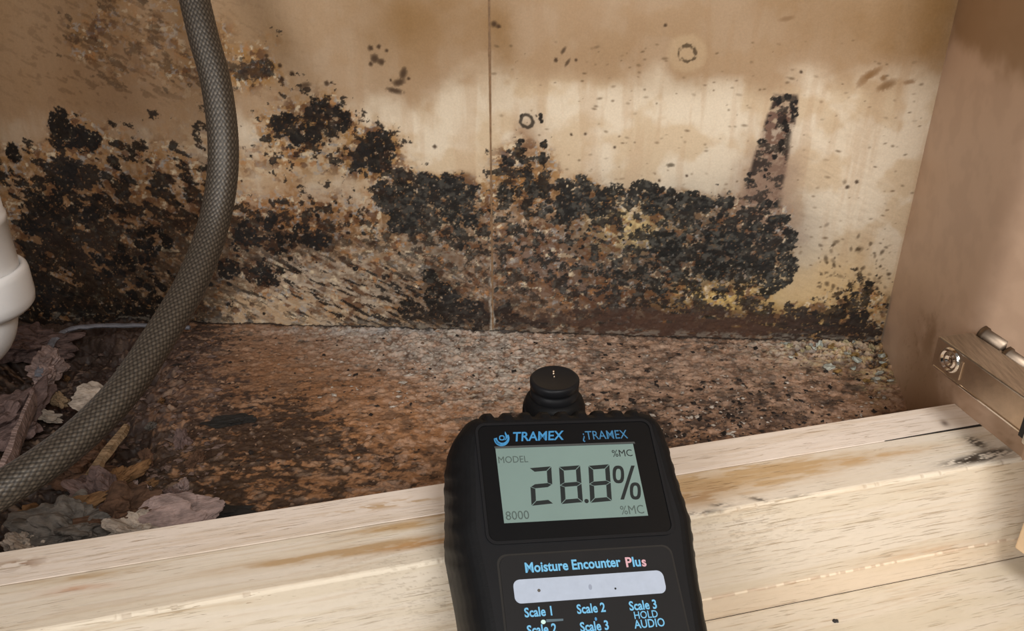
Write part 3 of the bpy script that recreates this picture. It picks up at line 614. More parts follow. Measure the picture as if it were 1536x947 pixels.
debris('wood_chunk', 66, 800, .003, (.008, .007, .006), (0, .1, .2), cG, 'small grey lump beside the pale one near the left end', 14, 'wood chunk')
debris('wood_shred', 92, 772, .006, (.020, .0035, .004), (.0, -.2, .45), cO, 'thin orange brown shred lying behind the small lumps', 15, 'shred')
debris('wood_shred', 172, 722, .002, (.014, .007, .005), (.0, -.3, .6), cO, 'orange brown shred beside the cream splinter', 16, 'shred')
debris('wood_chip', 345, 632, .001, (.012, .004, .003), (.1, 0, .1), M_dark, 'flat black charred chip on the floor right of the hose', 17, 'chip', .3)
debris('wood_chip', 290, 765, .003, (.022, .006, .003), (.1, 0, -.1), M_dark, 'long black chip beside the rail right of the peeled flake', 18, 'chip', .3)
frs = [lump('wood_fragment', (.0045, .0032, .0028), 60+i, (cM, cB, cPk, cG, cO)[i], .7, .7, 3) for i in range(5)]
for i in range(46):
    px = R.uniform(-10, 300); py = R.uniform(505, 690) if px < 190 else R.uniform(560, 790)
    if i % 2: px, py = R.uniform(0, 230), R.uniform(715, 815-.15*px)
    p = Pz(px, py, 0)
    if (p-RA)@NN > -.012 or (p-B)@WN < .008: continue
    _, h_ = ground(px, py); o = bpy.data.objects.new('wood_fragment', frs[i % 5]); C.objects.link(o)
    k_ = R.uniform(.5, 1.5); o.scale = (k_, k_, k_); o.location = (p[0], p[1], h_+.0015); o.rotation_euler = (R.uniform(-.7, .7), R.uniform(-.7, .7), R.uniform(0, 6))
    tag(o, 'small '+('mauve', 'brown', 'pinkish', 'grey', 'orange brown')[i % 5]+' rotten fragment '+('in the rubble beside the pale rail' if i % 2 else 'in the dark broken hole under the hose'), 'fragment', 'rotten fragments in the broken floor')
def splinter(name, pts, w0, w1, th, m_, label, cat):
    """a split sliver of wood along 3-D points"""
    P = [np.array(p) for p in pts]; V_, F_ = [], []
    for i, p in enumerate(P):
        d = P[min(i+1, len(P)-1)]-P[max(i-1, 0)]; d = d/np.linalg.norm(d); sd = np.cross(d, [0, 0, 1.]); sd /= np.linalg.norm(sd); up_ = np.cross(sd, d)
        t = i/(len(P)-1); ww = w0*(1-t)+w1*t; jj = R.uniform(.75, 1.25)
        for a, b in ((-1, 0), (-.5, 1), (.6, 1.1), (1, .1), (.4, -1), (-.5, -.9)): V_.append(p+sd*a*ww*jj+up_*b*th)
    n = 6
    for i in range(len(P)-1):
        for k_ in range(n): F_.append((i*n+k_, i*n+(k_+1) % n, (i+1)*n+(k_+1) % n, (i+1)*n+k_))
    F_.append(tuple(range(n))[::-1]); F_.append(tuple(range((len(P)-1)*n, len(P)*n)))
    o = new(name, pymesh(name, V_, F_), m_); tag(o, label, cat); return o
def along(pp, n):
    pp = np.array(pp, float); t = np.linspace(0, len(pp)-1, n)
    return np.stack([np.interp(t, range(len(pp)), pp[:, k_]) for k_ in range(3)], -1)+NR.uniform(-.0004, .0004, (n, 3))
splinter('wood_splinter', along([Pz(192, 640, .006), Pz(152, 690, .004), Pz(118, 745, .004), Pz(88, 775, .004)], 12), .0022, .005, .002, cT, 'long cream wooden splinter running under the hose toward the rail', 'splinter')
splinter('board_edge', along([Pz(56, 590, .008), Pz(34, 640, .010), Pz(14, 695, .012), Pz(-25, 770, .012)], 12), .0012, .003, .005, cPk, 'broken pale board edge standing at the left side of the hole', 'splinter')
splinter('torn_strip', along([Pz(60, 562, .006), Pz(66, 535, .008), Pz(80, 510, .008), Pz(102, 494, .008), Pz(150, 489, .007), Pz(215, 489, .006), Pz(285, 492, .005)], 26), .0028, .0014, .0012, chip('bluish_laminate', (150, 150, 158), .15), 'torn bluish grey laminate strip along the rear edge behind the hose', 'strip')
fm = [lump('paint_flake', (.0024, .0016, .0012), 30+i, chip('flake_%s' % n_, c_), .6, .6, 1) for i, (n_, c_) in enumerate((('white', (200, 200, 186)), ('cream', (196, 180, 140)), ('mint', (186, 190, 178)), ('ochre', (164, 130, 78))))]
for i in range(34):
    t = R.random(); px = 1165+t*165+R.uniform(-8, 8); py = 516+abs(R.gauss(0, 1))*(4+t*22)+(t > .8)*R.uniform(0, 26)
    if px > 1316+(py-515)*.36: px = 1310+(py-515)*.36
    p, h_ = ground(px, py); o = bpy.data.objects.new('paint_flake', fm[i % 4]); C.objects.link(o)
    o.location = (p[0], p[1]-.002, max(h_, -.001)+.0010); o.rotation_euler = (R.uniform(-.6, .6), R.uniform(-.6, .6), R.uniform(0, 6)); k_ = R.uniform(.6, 1.5); o.scale = (k_, k_, k_)
    tag(o, ('white', 'cream', 'pale mint', 'ochre')[i % 4]+' loose flake in the rear right corner, '+('close to the side wall' if t > .7 else 'below the mouldy wall'), 'flake', 'pale flakes in the rear right corner')
# crumbs nobody could count
def crumbs(name, n, region, mt, seed, smin, smax):
    rr = random.Random(seed); V_, F_ = [], []
    base = [(1, 0, 0), (0, 1, 0), (-1, 0, 0), (0, -1, 0), (0, 0, .8), (0, 0, -.8)]
    fs = [(0, 1, 4), (1, 2, 4), (2, 3, 4), (3, 0, 4), (1, 0, 5), (2, 1, 5), (3, 2, 5), (0, 3, 5)]
    cnt = 0
    while cnt < n:
        px, py = region(rr); p = Pz(px, py, 0)
        if (p-B)@WN < .003 or (p-RA)@NN > -.001 or (p[0] > B[0]+(p[1]-B[1])*.161-.003): continue
        i = int(np.clip((p[0]-xs[0])/DF, 0, len(xs)-1)); j = int(np.clip((p[1]-ysn[0])/DF, 0, len(ysn)-1))
        s_ = rr.uniform(smin, smax)*(.5+rr.random()**3*1.6); a = rr.uniform(0, 6.28); b0 = len(V_); ex = rr.uniform(1, 2.2)
        for (x, y, z) in base:
            x *= ex*rr.uniform(.7, 1.2); y *= rr.uniform(.7, 1.2)
            V_.append((p[0]+s_*(x*math.cos(a)-y*math.sin(a)), p[1]+s_*(x*math.sin(a)+y*math.cos(a)), FH[j, i]+s_*(z*.6+.25)))
        F_ += [tuple(b0+q_ for q_ in f_) for f_ in fs]; cnt += 1
    return V_, F_, mt
allreg = lambda rr: (rr.uniform(230, 1360), rr.triangular(490, 760, 500))
CV, CF, CM = [], [], []
sets = [crumbs('', 1500, allreg, chip('crumb_tan', (168, 134, 108)), 1, .0004, .0009),
        crumbs('', 900, lambda rr: (rr.gauss(1060, 130), rr.gauss(630, 30)) if rr.random() < .5 else allreg(rr), chip('crumb_dark', (52, 44, 40)), 2, .0005, .0011),
        crumbs('', 800, lambda rr: (rr.gauss(700, 120), rr.gauss(545, 40)) if rr.random() < .55 else (rr.uniform(880, 1330), rr.uniform(560, 680)), chip('crumb_white', (210, 198, 184)), 3, .0004, .0009),
        crumbs('', 900, lambda rr: (rr.uniform(0, 330), rr.uniform(500, 820)), chip('crumb_mauve', (128, 106, 96)), 4, .0005, .0016)]
for k_, (v_, f_, m_) in enumerate(sets):
    b0 = len(CV); CV += v_; CF += [tuple(b0+q_ for q_ in f) for f in f_]; CM += [k_]*len(f_)
me = pymesh('crumb_litter', CV, CF)
for v_, f_, m_ in sets: me.materials.append(m_)
me.polygons.foreach_set('material_index', CM)
tag(new('crumb_litter', me), 'fine tan, black and whitish crumbs of rotted chipboard strewn over the brown floor', 'crumbs', kind='stuff')

# ------------------------------------------------------------------ braided hose
ctl = [(300, -700, .36), (270, -330, .40), (268, -160, .42), (284, -40, .43), (304, 50, .43), (323, 120, .43), (334, 200, .43), (333, 270, .43), (318, 345, .425), (287, 425, .41), (240, 505, .39), (186, 585, .37), (118, 655, .352), (40, 712, .336), (-60, 768, .322), (-200, 830, .31), (-330, 880, .305), (-620, 960, .32), (-900, 980, .35)]
cp = np.array([Pd(*c_) for c_ in ctl])
def cat_rom(cp, n):
    out = []
    for i in range(1, len(cp)-2):
        p0, p1, p2, p3 = cp[i-1:i+3]
        for t in np.linspace(0, 1, n, endpoint=False):
            out.append(.5*((2*p1)+(-p0+p2)*t+(2*p0-5*p1+4*p2-p3)*t*t+(-p0+3*p1-3*p2+p3)*t**3))
    return np.array(out)
cl = cat_rom(cp, 60); dl = np.r_[0, np.cumsum(np.linalg.norm(np.diff(cl, axis=0), axis=1))]
NLn = int(dl[-1]/.00036); sl_ = np.linspace(0, dl[-1], NLn); cl = np.stack([np.interp(sl_, dl, cl[:, k_]) for k_ in range(3)], -1)
tg = np.gradient(cl, axis=0); tg /= np.linalg.norm(tg, axis=1)[:, None]
nrm = np.zeros_like(tg); n0 = np.cross(tg[0], [0, 1, 0]); n0 /= np.linalg.norm(n0)
for i in range(len(tg)):
    n0 = n0-tg[i]*(n0@tg[i]); n0 /= np.linalg.norm(n0); nrm[i] = n0
bn = np.cross(tg, nrm)
SG = 120; NB = 22; RB = .0071
th_ = np.linspace(0, 2*math.pi, SG, endpoint=False)
TT, SS_ = np.meshgrid(th_, sl_)
pitch = .0031
# diamond braid: two families of strands, over and under
ua = TT*NB/(2*math.pi)+SS_/pitch; ub = TT*NB/(2*math.pi)-SS_/pitch
fa = np.abs((ua % 1)-.5)*2; fb = np.abs((ub % 1)-.5)*2
chk = (np.floor(ua)+np.floor(ub)) % 2
ha = np.sqrt(np.clip(1-fa**2, 0, 1)); hb = np.sqrt(np.clip(1-fb**2, 0, 1))
la = ha*(.35+.65*np.sin(math.pi*(ub % 1))); lb = hb*(.35+.65*np.sin(math.pi*(ua % 1)))
hh = np.where(chk > 0, la, lb)
rad = RB + hh*.00026 + .00012*np.cos(2*TT+.6)
Ph = cl[:, None, :]+rad[..., None]*(np.cos(TT)[..., None]*nrm[:, None, :]+np.sin(TT)[..., None]*bn[:, None, :])
cc_ = m(np.ones(hh.shape+(3,))*srgb(34, 30, 26), srgb(98, 89, 78), ss(.1, 1.0, hh)*np.where(chk > 0, 1, .6))
hose = new('braided_hose', gridmesh('braided_hose', Ph, np.concatenate([cc_, np.full(hh.shape+(1,), .46)], -1), wrap=True, flip=True), M_braid)
tag(hose, 'dark grey braided metal supply hose curving down in front of mouldy wall', 'hose')

# ------------------------------------------------------------------ white waste pipe
pc = Pd(-34, 425, .42); zc = pc[2]
pipe = empty('waste_pipe', tuple(pc)); tag(pipe, 'white plastic waste pipe with a slip nut collar at the left edge', 'pipe')
new('tube', gridmesh('tube', lathe([(.0188, -.004), (.0198, .006), (.0198, .03), (.0204, .0305), (.0204, .034), (.0198, .0345), (.0198, .19), (.0, .19)]), flip=False, wrap=True), M_pvc, pipe)
NU = lathe([(.0, -.016), (.0185, -.016), (.0208, -.0142), (.0226, -.012), (.0233, -.008), (.0234, .0035), (.0230, .0060), (.0220, .0072), (.0205, .0074), (.0198, .005)], 96)
new('slip_nut', gridmesh('slip_nut', NU, wrap=True), M_pvc, pipe)
el = []
for t in np.linspace(0, 1, 40):
    a = t*math.pi; rr_ = .022; el.append((-rr_+rr_*math.cos(a), 0.0, -.014-math.sin(a)*rr_))
el = [(-.003+x_, y_, z_) for x_, y_, z_ in [(0, 0, -.006)]+el]; el = el[:1]+el[1:]+[(-2*.022, 0, .0)]
el = np.array(el); tg2 = np.gradient(el, axis=0); tg2 /= np.linalg.norm(tg2, axis=1)[:, None]
PE = np.array([[el[i]+.0160*(math.cos(a)*np.array([0, 1, 0])+math.sin(a)*np.cross(tg2[i], [0, 1, 0])) for a in np.linspace(0, 2*math.pi, 40, endpoint=False)] for i in range(len(el))])
new('trap_bend', gridmesh('trap_bend', PE, wrap=True), M_pvc, pipe)

# ------------------------------------------------------------------ concealed hinge on the right frame
def hl(p):                                          # world point -> rail coordinates
    d = np.asarray(p)-RA; return d@E_, d@NN, p[2]
MR = Matrix(((E_[0], NN[0], 0, 0), (E_[1], NN[1], 0, 0), (0, 0, 1, 0), (0, 0, 0, 1)))
eL = .4035                                          # left face of the arm
q0 = Pp(1410, 505, rail(eL, 0, 0), E_); _, hn, hz = hl(q0)
q1 = Pp(1400, 549, rail(eL, 0, 0), E_); _, hn1, hz1 = hl(q1)
q2 = Pz(1456, 497, hz); eR = min(hl(q2)[0], .4235)
hg = empty('concealed_hinge', tuple(rail(eL, hn, hz))); tag(hg, 'nickel plated concealed hinge arm fixed to the right frame above the rail', 'hinge')
wd = eR-eL; ht = hz-hz1
HL = .085
def hb(name, bm, m_, parent=hg, smooth=False):
    bm.transform(MR); return bmobj(name, bm, m_, parent, smooth)
bm = bmesh.new(); box(bm, 0, .0009, -.001, HL*.66, -ht, -.0004, .0004); hb('side_plate', bm, M_metal)
bm = bmesh.new(); box(bm, wd-.0009, wd, 0, HL*.66, -ht, -.0004, .0003); hb('side_plate', bm, M_metal)
bm = bmesh.new(); box(bm, -.0001, wd, 0, HL*.66, -.0014, 0, .0005); hb('top_plate', bm, M_brush)
bm = bmesh.new(); box(bm, .0004, wd-.0004, .0002, .0014, -ht+.0003, -.0006, .0003); hb('end_plate', bm, M_metal)
bm = bmesh.new(); box(bm, -.0004, .0016, .0005, HL*.66-.001, -ht-.0004, -ht+.0008, .0003); hb('lower_flange', bm, M_chrome)
# eyelet on the left face
ex = lathe([(.0, .0002), (.0018, .0002), (.0022, .0010), (.0031, .0011), (.0037, .0004), (.0042, .0004), (.0047, .0013), (.0055, .0013), (.0060, .0001)], 40)
me = gridmesh('rivet', ex, wrap=True); me.transform(Matrix.Rotation(-math.pi/2, 4, 'Y')); me.transform(Matrix.Translation((0, .0095, -ht*.46))); me.transform(MR)
new('rivet', me, M_chrome, hg)
bm = bmesh.new(); box(bm, -.0005, .0001, .0165, .0175, -ht*.85, -ht*.25, .0002); hb('crimp_mark', bm, M_metal)
# front link and its dark slot
bm = bmesh.new(); box(bm, -.0022, wd+.0022, HL*.685, HL*1.3, -ht-.0025, .0006, .0008); hb('door_link', bm, M_brush)
bm = bmesh.new(); box(bm, -.0014, wd+.001, HL*.65, HL*.69, -ht-.001, -.0006, .0003); hb('link_slot', bm, M_dark)
# mounting plate between arm and frame, screws with round heads
bm = bmesh.new(); box(bm, wd, .4254-eL, .004, .040, -ht*.9, -ht*.1, .0008); hb('mounting_plate', bm, M_metal)
for (yy, zz, r_, ln) in ((.002, -.001, .0042, .012), (.016, -.0035, .0046, .010)):
    me = gridmesh('adjuster_screw', lathe([(.0, -.002), (r_, -.002), (r_, ln*.7), (r_*1.15, ln*.75), (r_*1.15, ln), (r_*.8, ln+.0008), (0, ln+.0006)], 24), wrap=True)
    me.transform(Matrix.Rotation(math.pi/2, 4, 'X')); me.transform(Matrix.Translation((wd+.0055, yy+.012, zz))); me.transform(MR)
    new('adjuster_screw', me, M_pin, hg)

# ------------------------------------------------------------------ open cabinet door, only its near lower corner shows
vtx = Pp(1521, 822, rail(0, .058, 0), NN); dd = np.array([math.sin(math.radians(24.6)), -math.cos(math.radians(24.6)), 0]); dn = np.array([-dd[1], dd[0], 0])
bm = bmesh.new(); box(bm, 0, .26, 0, .018, 0, .55, .0008)
bm.transform(Matrix(((dd[0], dn[0], 0, 0), (dd[1], dn[1], 0, 0), (0, 0, 1, 0), (0, 0, 0, 1))))
o = bmobj('cabinet_door', bm, mat('door_veneer', srgb(214, 186, 150), .5, nscale=60, namt=.06)); o.location = vtx
tag(o, 'pale open cabinet door whose lower corner shows below the hinge', 'door', kind='thing')

# ------------------------------------------------------------------ moisture meter
mo = Pd(CX+F*.0194/.324, CY+F*.0409/.324, .324)
X_ = Vector((.978, .186, -.096)).normalized(); Y_ = Vector((-.118, .868, .482)); Y_ = (Y_-X_*X_.dot(Y_)).normalized(); Z_ = X_.cross(Y_)
RM = Matrix((X_, Y_, Z_)).transposed().to_4x4()
mt = empty('moisture_meter', tuple(mo), RM); tag(mt, 'black handheld moisture meter with rubber boot reading 28.8% propped on the rail', 'moisture meter')
# rubber boot: outline in the face plane, stacked outward and down
TK = .0352; YT, YB = .0062, -.160
def outline(n=420):
    pts = []
    key = [(0, YT), (.030, YT), (.0362, .0045), (.0392, .000), (.0402, -.008), (.0408, -.022), (.0422, -.038), (.0400, -.056), (.0385, -.078), (.0385, -.13), (.036, -.150), (.026, YB), (0, YB)]
    left = [(-.026, YB), (-.036, -.150), (-.0385, -.13), (-.0385, -.078), (-.0400, -.058), (-.0422, -.038), (-.0408, -.022), (-.0402, -.010), (-.0385, -.002), (-.034, .0042), (-.029, YT)]
    k_ = np.array(key+left); k2 = np.vstack([k_, k_[:1]])
    d = np.r_[0, np.cumsum(np.linalg.norm(np.diff(k2, axis=0), axis=1))]; s = np.linspace(0, d[-1], n, endpoint=False)
    q = np.stack([np.interp(s, d, k2[:, 0]), np.interp(s, d, k2[:, 1])], -1)
    for _ in range(5): q = (np.roll(q, 1, 0)+2*q+np.roll(q, -1, 0))/4
    return q
OL = outline(640); tn = np.roll(OL, -1, 0)-np.roll(OL, 1, 0); tn /= np.linalg.norm(tn, axis=1)[:, None]; on = np.stack([-tn[:, 1], tn[:, 0]], -1)   # outward (path is clockwise)
levels = [(-TK, -.0085), (-TK+.0002, -.004), (-TK+.0015, -.0012), (-TK+.004, .0022), (-.024, .0030), (-.018, .0032), (-.012, .0028), (-.0075, .0020), (-.004, .0006), (-.0018, -.0008), (-.0005, -.0022), (.0002, -.0036), (.0004, -.0052)]
lv = np.array(levels); q_ = np.linspace(0, len(lv)-1, 60); LZ = np.interp(q_, range(len(lv)), lv[:, 0]); LO = np.interp(q_, range(len(lv)), lv[:, 1])
G = np.zeros((len(q_), len(OL), 3)); side = np.abs(on[:, 0]) > .8; topm = on[:, 1] > .6
ribs = (np.sin(OL[:, 1]*2*math.pi/.0062)) 
for i in range(len(q_)):
    z = LZ[i]; sidew = ss(-.031, -.027, z)*ss(-.001, -.005, z)
    slant = np.sin((OL[:, 1]+(z*.45))*2*math.pi/.0068)
    gr = np.clip(slant*1.6, -.6, 1)*.00022*side*sidew*((OL[:, 1] < -.004) & (OL[:, 1] > -.050))
    gr = gr + np.clip(np.sin((OL[:, 1]+z*.3)*2*math.pi/.010)*2, -1, 1)*.00012*side*sidew*(OL[:, 1] < -.055)
    notch = np.clip(np.sin(OL[:, 0]*2*math.pi/.0072+.8)*2.4, -1, 1)*.0007*topm*ss(-.012, -.007, z)*ss(.0004, -.0008, z)*(np.abs(OL[:, 0]) < .031)
    off = LO[i]+gr+notch
    G[i, :, :2] = OL+on*off[:, None]; G[i, :, 2] = z + notch*.6
boot = new('rubber_boot', gridmesh('rubber_boot', G, wrap=True, flip=True), M_rubber, mt)
# closed bottom and front deck of the case
def plate(name, poly, z0, z1, m_, par=mt, bev=.0004):
    bm = bmesh.new(); prism(bm, poly, z0, z1)
    if bev:
        es = [e for e in bm.edges if all(abs(v.co.z-z1) < 1e-7 for v in e.verts)]
        bmesh.ops.bevel(bm, geom=es, offset=bev, segments=2, affect='EDGES')
    return bmobj(name, bm, m_, par)
inner = [(float(a), float(b)) for a, b in (OL+on*-.0049)[::4]]
plate('case', inner[::-1], -TK+.0003, .00035, M_plastic)
def frame(name, o_, i_, z0, z1, m_, bev=0):
    n = len(o_); V_ = [(x, y, z0) for x, y in o_]+[(x, y, z1) for x, y in o_]+[(x, y, z1) for x, y in i_]+[(x, y, z0) for x, y in i_]
    F_ = []
    for k_ in range(3):
        for i in range(n): F_.append((k_*n+i, k_*n+(i+1) % n, (k_+1)*n+(i+1) % n, (k_+1)*n+i))
    return new(name, pymesh(name, V_, F_), m_, mt)
bz_o = rrect(-.0333, .0333, -.0437, .0004, .0032); 
# raised lip around the display window
frame('window_lip', rrect(-.0340, .0340, -.0445, .0011, .0038), rrect(-.0330, .0330, -.0434, .0001, .0030), .0002, .0011, M_plastic)
plate('display_window', rrect(-.0329, .0329, -.0433, .0000, .0030), -.0005, .0007, M_gloss, bev=.0001)
LX0, LX1, LY0, LY1 = -.0272, .0251, -.0371, -.0090
lcd = plate('display', [(LX0, LY0), (LX1, LY0), (LX1, LY1), (LX0, LY1)], .0002, .00085, M_lcd, bev=0)
# dark strip for the shade at the upper edge of the sunken glass
plate('display_top_shade_strip', [(LX0-.0002, LY1-.0001), (LX1+.0008, LY1-.0001), (LX1+.0006, LY1+.0006), (LX0-.0004, LY1+.0006)], .0003, .0013, mat('window_edge_shade', (.05, .055, .055), .35), bev=.0001)
ZL = .00088
def sub(name, polys, m_, par=lcd, z=ZL, t=.00006):
    bm = bmesh.new()
    for p_ in polys:
        if sum(p_[i][0]*p_[(i+1) % len(p_)][1]-p_[(i+1) % len(p_)][0]*p_[i][1] for i in range(len(p_))) < 0: p_ = p_[::-1]
        prism(bm, p_, z, z+t)
    o = bmobj(name, bm, m_, par); return o
def lm(px, py):                                     # measured point on the face -> meter coordinates
    p = Vector(Pp(px, py, mo, np.array(Z_)))-Vector(mo); return p.dot(X_), p.dot(Y_)
def zc_(cx, cy): return lm(700+cx/5.12, 630+cy/5.12)
def quad_map(tl, tr, br, bl):
    tl, tr, br, bl = [np.array(zc_(*q)) for q in (tl, tr, br, bl)]
    return lambda u, v: tuple((tl*(1-u)+tr*u)*(1-v)+(bl*(1-u)+br*u)*v)
def seven(fm_, segs, w_=.17, h_=.10, g=.025):
    P_ = []
    X0, X1, Y0, YM, Y1 = 0, 1, 0, .5, 1
    def hs_(y, a=0):  # horizontal bar centred at y
        return [(g+.02, y), (w_*.6+.06, y-h_/2), (1-w_*.6-.06, y-h_/2), (1-g-.02, y), (1-w_*.6-.06, y+h_/2), (w_*.6+.06, y+h_/2)]
    yt, yb = h_/2, 1-h_/2
    if 'a' in segs: P_.append([(g, 0), (1-g, 0), (1-w_-.02, h_), (w_+.02, h_)])
    if 'd' in segs: P_.append([(g, 1), (w_+.02, 1-h_), (1-w_-.02, 1-h_), (1-g, 1)])
    if 'g' in segs: P_.append([(g*1.5, .5), (w_, .5-h_/2), (1-w_, .5-h_/2), (1-g*1.5, .5), (1-w_, .5+h_/2), (w_, .5+h_/2)])
    gv = .014
    if 'f' in segs: P_.append([(0, gv), (w_, h_+gv), (w_, .5-h_/2-gv), (0, .5-gv*.6)])
    if 'b' in segs: P_.append([(1, gv), (1-w_, h_+gv), (1-w_, .5-h_/2-gv), (1, .5-gv*.6)])
    if 'e' in segs: P_.append([(0, .5+gv*.6), (w_, .5+h_/2+gv), (w_, 1-h_-gv), (0, 1-gv)])
    if 'c' in segs: P_.append([(1, .5+gv*.6), (1-w_, .5+h_/2+gv), (1-w_, 1-h_-gv), (1, 1-gv)])
    return [[fm_(u, v) for u, v in p_] for p_ in P_]
dg = [((478, 380), (645, 366), (662, 650), (495, 668), 'abged'), ((705, 370), (866, 358), (888, 640), (722, 655), 'abcdefg'), ((930, 362), (1090, 350), (1110, 630), (945, 645), 'abcdefg')]
for tl, tr, br, bl, sg in dg:
    for p_ in seven(quad_map(tl, tr, br, bl), sg, .21, .108): sub('digit_segment', [p_], M_seg)
cxx, cyy = zc_(916, 632); sub('decimal_point', [[(cxx+0.0008*math.cos(a), cyy+.0008*math.sin(a)) for a in np.linspace(0, 2*math.pi, 14, endpoint=False)]], M_seg)
# percent sign: slash and two rounded rings
sub('percent_sign', [[zc_(1176, 620), zc_(1203, 620), zc_(1285, 360), zc_(1258, 360)]], M_seg)
def ringpoly(c, rx, ry, w_, n=20):
    out = []
    for i in range(n):
        a, b = 2*math.pi*i/n, 2*math.pi*(i+1)/n
        f_ = lambda t, k_: zc_(c[0]+k_*rx*math.copysign(abs(math.cos(t))**.75, math.cos(t))+.05*ry*math.sin(t), c[1]+k_*ry*math.copysign(abs(math.sin(t))**.75, math.sin(t)) if k_ == 1 else c[1]+(ry-w_)*math.copysign(abs(math.sin(t))**.75, math.sin(t)))
        g_ = lambda t: zc_(c[0]+(rx-w_)*math.copysign(abs(math.cos(t))**.75, math.cos(t)), c[1]+(ry-w_)*math.copysign(abs(math.sin(t))**.75, math.sin(t)))
        out.append([f_(a, 1), f_(b, 1), g_(b), g_(a)])
    return out
sub('percent_sign', ringpoly((1160, 428), 44, 68, 24), M_seg)
sub('percent_sign', ringpoly((1290, 555), 42, 66, 24), M_seg)
def text(body, x, y, size, m_, par=None, z=.0009, align='LEFT', shear=0, rot=0, wx_=1., off=0., name='lettering', sp=1.):
    cu = bpy.data.curves.new(name, 'FONT'); cu.body = body; cu.size = size; cu.align_x = align; cu.shear = shear; cu.offset = off; cu.extrude = .00002; cu.space_character = sp; cu.resolution_u = 3
    ot = bpy.data.objects.new(name, cu)
    C.objects.link(ot); dg_ = bpy.context.evaluated_depsgraph_get(); me = bpy.data.meshes.new_from_object(ot.evaluated_get(dg_)); bpy.data.objects.remove(ot)
    me.transform(Matrix.Translation((x, y, z)) @ Matrix.Rotation(rot, 4, 'Z') @ Matrix.Diagonal((wx_, 1, 1, 1)))
    me.materials.clear(); return new(name, me, m_, par or mt)
tz = lambda s, cx, cy, h, m_, w_=1., **k: text(s, *zc_(cx, cy), h, m_, wx_=w_, **k)
tz('MODEL', 238, 342, .0037, M_segf, .9, par=lcd, z=ZL)
tz('%MC', 1115, 292, .0039, M_seg, .95, par=lcd, z=ZL)
tz('8000', 297, 778, .0045, M_segf, .95, par=lcd, z=ZL)
tz('%MC', 1180, 735, .0046, M_segf, .9, par=lcd, z=ZL)
tz('TRAMEX', 350, 172, .0052, M_blue, .95, z=.00075, shear=.18, off=.00009, name='maker_lettering')
tz('¿TRAMEX', 885, 160, .0050, M_blue2, .85, z=.00075, shear=.0, off=.00001, name='maker_lettering')
# round emblem: crescent bowl with a drop inside
def zpoly(pts): return [zc_(*p_) for p_ in pts]
cres = []
for i in range(18):
    t0, t1 = math.radians(-28+i*11.5), math.radians(-28+(i+1)*11.5)
    f_ = lambda t, R1, ox, oy: (266+ox+R1*math.cos(t), 150+oy+R1*math.sin(t))
    cres.append(zpoly([f_(t0, 60, 0, 0), f_(t1, 60, 0, 0), f_(t1, 40, 4, -6), f_(t0, 40, 4, -6)]))
sub('emblem', cres, M_blue, mt, .00072)
dr = zpoly([(292, 96), (306, 120), (310, 142), (300, 160), (288, 166), (296, 148), (296, 130), (290, 112)])
sub('emblem', [dr], M_blue, mt, .00072)
sub('emblem', ringpoly((268, 146), 22, 20, 8, 14), M_blue, mt, .00072)
sub('emblem', [zpoly([(208, 150), (222, 160), (240, 182), (262, 194), (245, 200), (222, 184)])], M_blue, mt, .00072)
# keypad panel
plate('keypad_panel', rrect(-.0304, .0304, -.118, -.0486, .0028), .0, .0009, M_panel, bev=.0003)
frame('panel_groove', rrect(-.0312, .0312, -.1188, -.0478, .0034), rrect(-.0304, .0304, -.118, -.0486, .0028), .0002, .00045, M_dark)
zk = lambda cx, cy: lm(720+cx/4.518, 815+cy/4.515)
tk = lambda s, cx, cy, h, m_, w_=1., **k: text(s, *zk(cx, cy), h, m_, wx_=w_, z=.00094, **k)
tk('Moisture Encounter', 302, 206, .0047, M_cyan, .88, off=.00012)
tk('P', 984, 168, .0047, M_pink, 1., off=.00012); tk('lu', 1030, 165, .0047, M_cyan, .95, off=.00012); tk('s', 1094, 163, .0047, M_pink, .95, off=.00012)
k0, k1, k2, k3 = zk(215, 250), zk(1240, 195), zk(1252, 345), zk(238, 418)
lx0, ly1 = (k0[0]+k3[0])/2, (k0[1]+k1[1])/2; lx1, ly0 = (k1[0]+k2[0])/2, (k2[1]+k3[1])/2
plate('label_strip', rrect(lx0, lx1, ly0, ly1, .0022), .0008, .00105, M_label, bev=.0001)
lb_ = zk(395, 328)
for i, (cx_, cy_, rr_, mm) in enumerate(((395, 328, .00055, M_chrome), (912, 315, .00035, M_seg), (742, 305, .0006, mat('label_smudge', srgb(134, 142, 158), .5)))):
    x_, y_ = zk(cx_, cy_); sub('label_mark', [[(x_+rr_*math.cos(a), y_+rr_*(1.6 if i == 2 else 1)*math.sin(a)) for a in np.linspace(0, 2*math.pi, 12, endpoint=False)]], mm, mt, .00106)
tk('Scale 1', 300, 508, .0042, M_cyan, .84, off=.00010); tk('Scale 2', 655, 484, .0042, M_cyan, .84, off=.00010); tk('Scale 3', 1010, 462, .0042, M_cyan, .84, off=.00010)
tk('HOLD', 1040, 520, .0034, M_cyan, .9, off=.00003); tk('AUDIO', 1045, 584, .0038, M_cyan, .88, off=.00005)
tk('Scale 2', 318, 628, .0042, M_cyan, .84, off=.00010); tk('Scale 3', 678, 606, .0042, M_cyan, .84, off=.00010)
gl = mat('indicator_glint', srgb(190, 222, 214), .3)
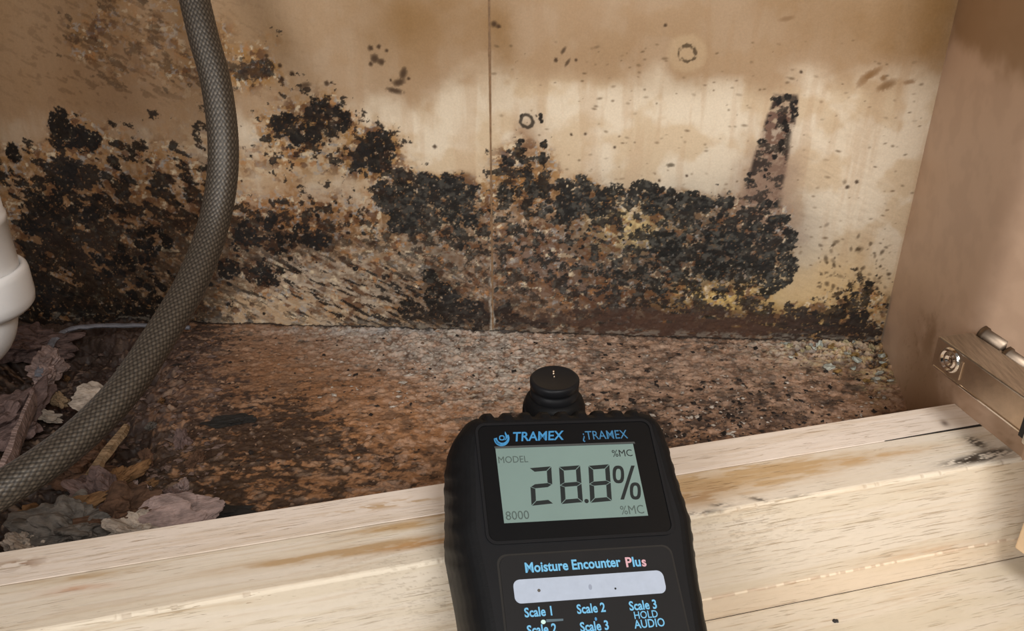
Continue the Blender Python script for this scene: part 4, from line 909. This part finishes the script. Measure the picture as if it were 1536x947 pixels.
x_, y_ = zk(425, 540); sub('indicator', [[(x_+.0008*math.cos(a), y_+.0007*math.sin(a)) for a in np.linspace(0, 2*math.pi, 14, endpoint=False)]], gl, mt, .00094)
x_, y_ = zk(780, 520); sub('indicator', [[(x_+.0004*math.cos(a), y_+.0006*math.sin(a)) for a in np.linspace(0, 2*math.pi, 10, endpoint=False)]], M_blue, mt, .00094)
sub('indicator', [[zk(445, 522), zk(445, 542), zk(560, 532), zk(560, 518)]], mat('indicator_bar', srgb(70, 90, 100), .5), mt, .00094)
# head of the meter: housing and round knob standing upright
iv = RM.inverted()
def toM(Pm): return iv @ (Vector(Pm)-Vector(mo))
kc = Vector(Pd(832, 568, .352)); up = iv @ Vector((0, 0, 1)) if False else (RM.to_3x3().inverted() @ Vector((0, 0, 1)))
kt = toM(kc)
rot = Vector((0, 0, 1)).rotation_difference(up).to_matrix().to_4x4()
rk = 37.5/F*.352
def knobmesh(name, prof, seg=64):
    me = gridmesh(name, lathe(prof, seg), wrap=True); me.transform(Matrix.Translation(kt) @ rot); return me
new('probe_knob', knobmesh('probe_knob', [(0, 0.0), (rk*.80, .0000), (rk*.86, .0003), (rk*.93, .0004), (rk*.99, -.0003), (rk, -.0012), (rk*.985, -.0032), (rk*.93, -.0036), (rk*.93, -.0046), (rk*.98, -.0050), (rk*.97, -.0095), (rk*.9, -.010), (0, -.010)]), M_plastic, mt)
new('knob_collar', knobmesh('knob_collar', [(rk*.9, -.0078), (rk*1.04, -.0082), (rk*1.16, -.0098), (rk*1.27, -.0130), (rk*1.30, -.0185), (rk*1.30, -.026), (0, -.026)]), M_rubber, mt)
for (dx_, dy_, r_) in ((.0006, .0052, .0005), (.0003, .0036, .0005), (.0, .0010, .00035)):
    me = gridmesh('knob_pin', lathe([(r_, 0), (r_, .0003), (r_*.5, .0006), (0, .0006)], 12), wrap=True); me.transform(Matrix.Translation(kt) @ rot @ Matrix.Translation((dx_, dy_, 0))); new('knob_pin', me, M_metal, mt)
bm = bmesh.new(); box(bm, kt.x-.012, kt.x+.012, .002, kt.y-.004, -TK+.006, -.024, .003, 3); bmobj('probe_housing', bm, M_rubber, mt)
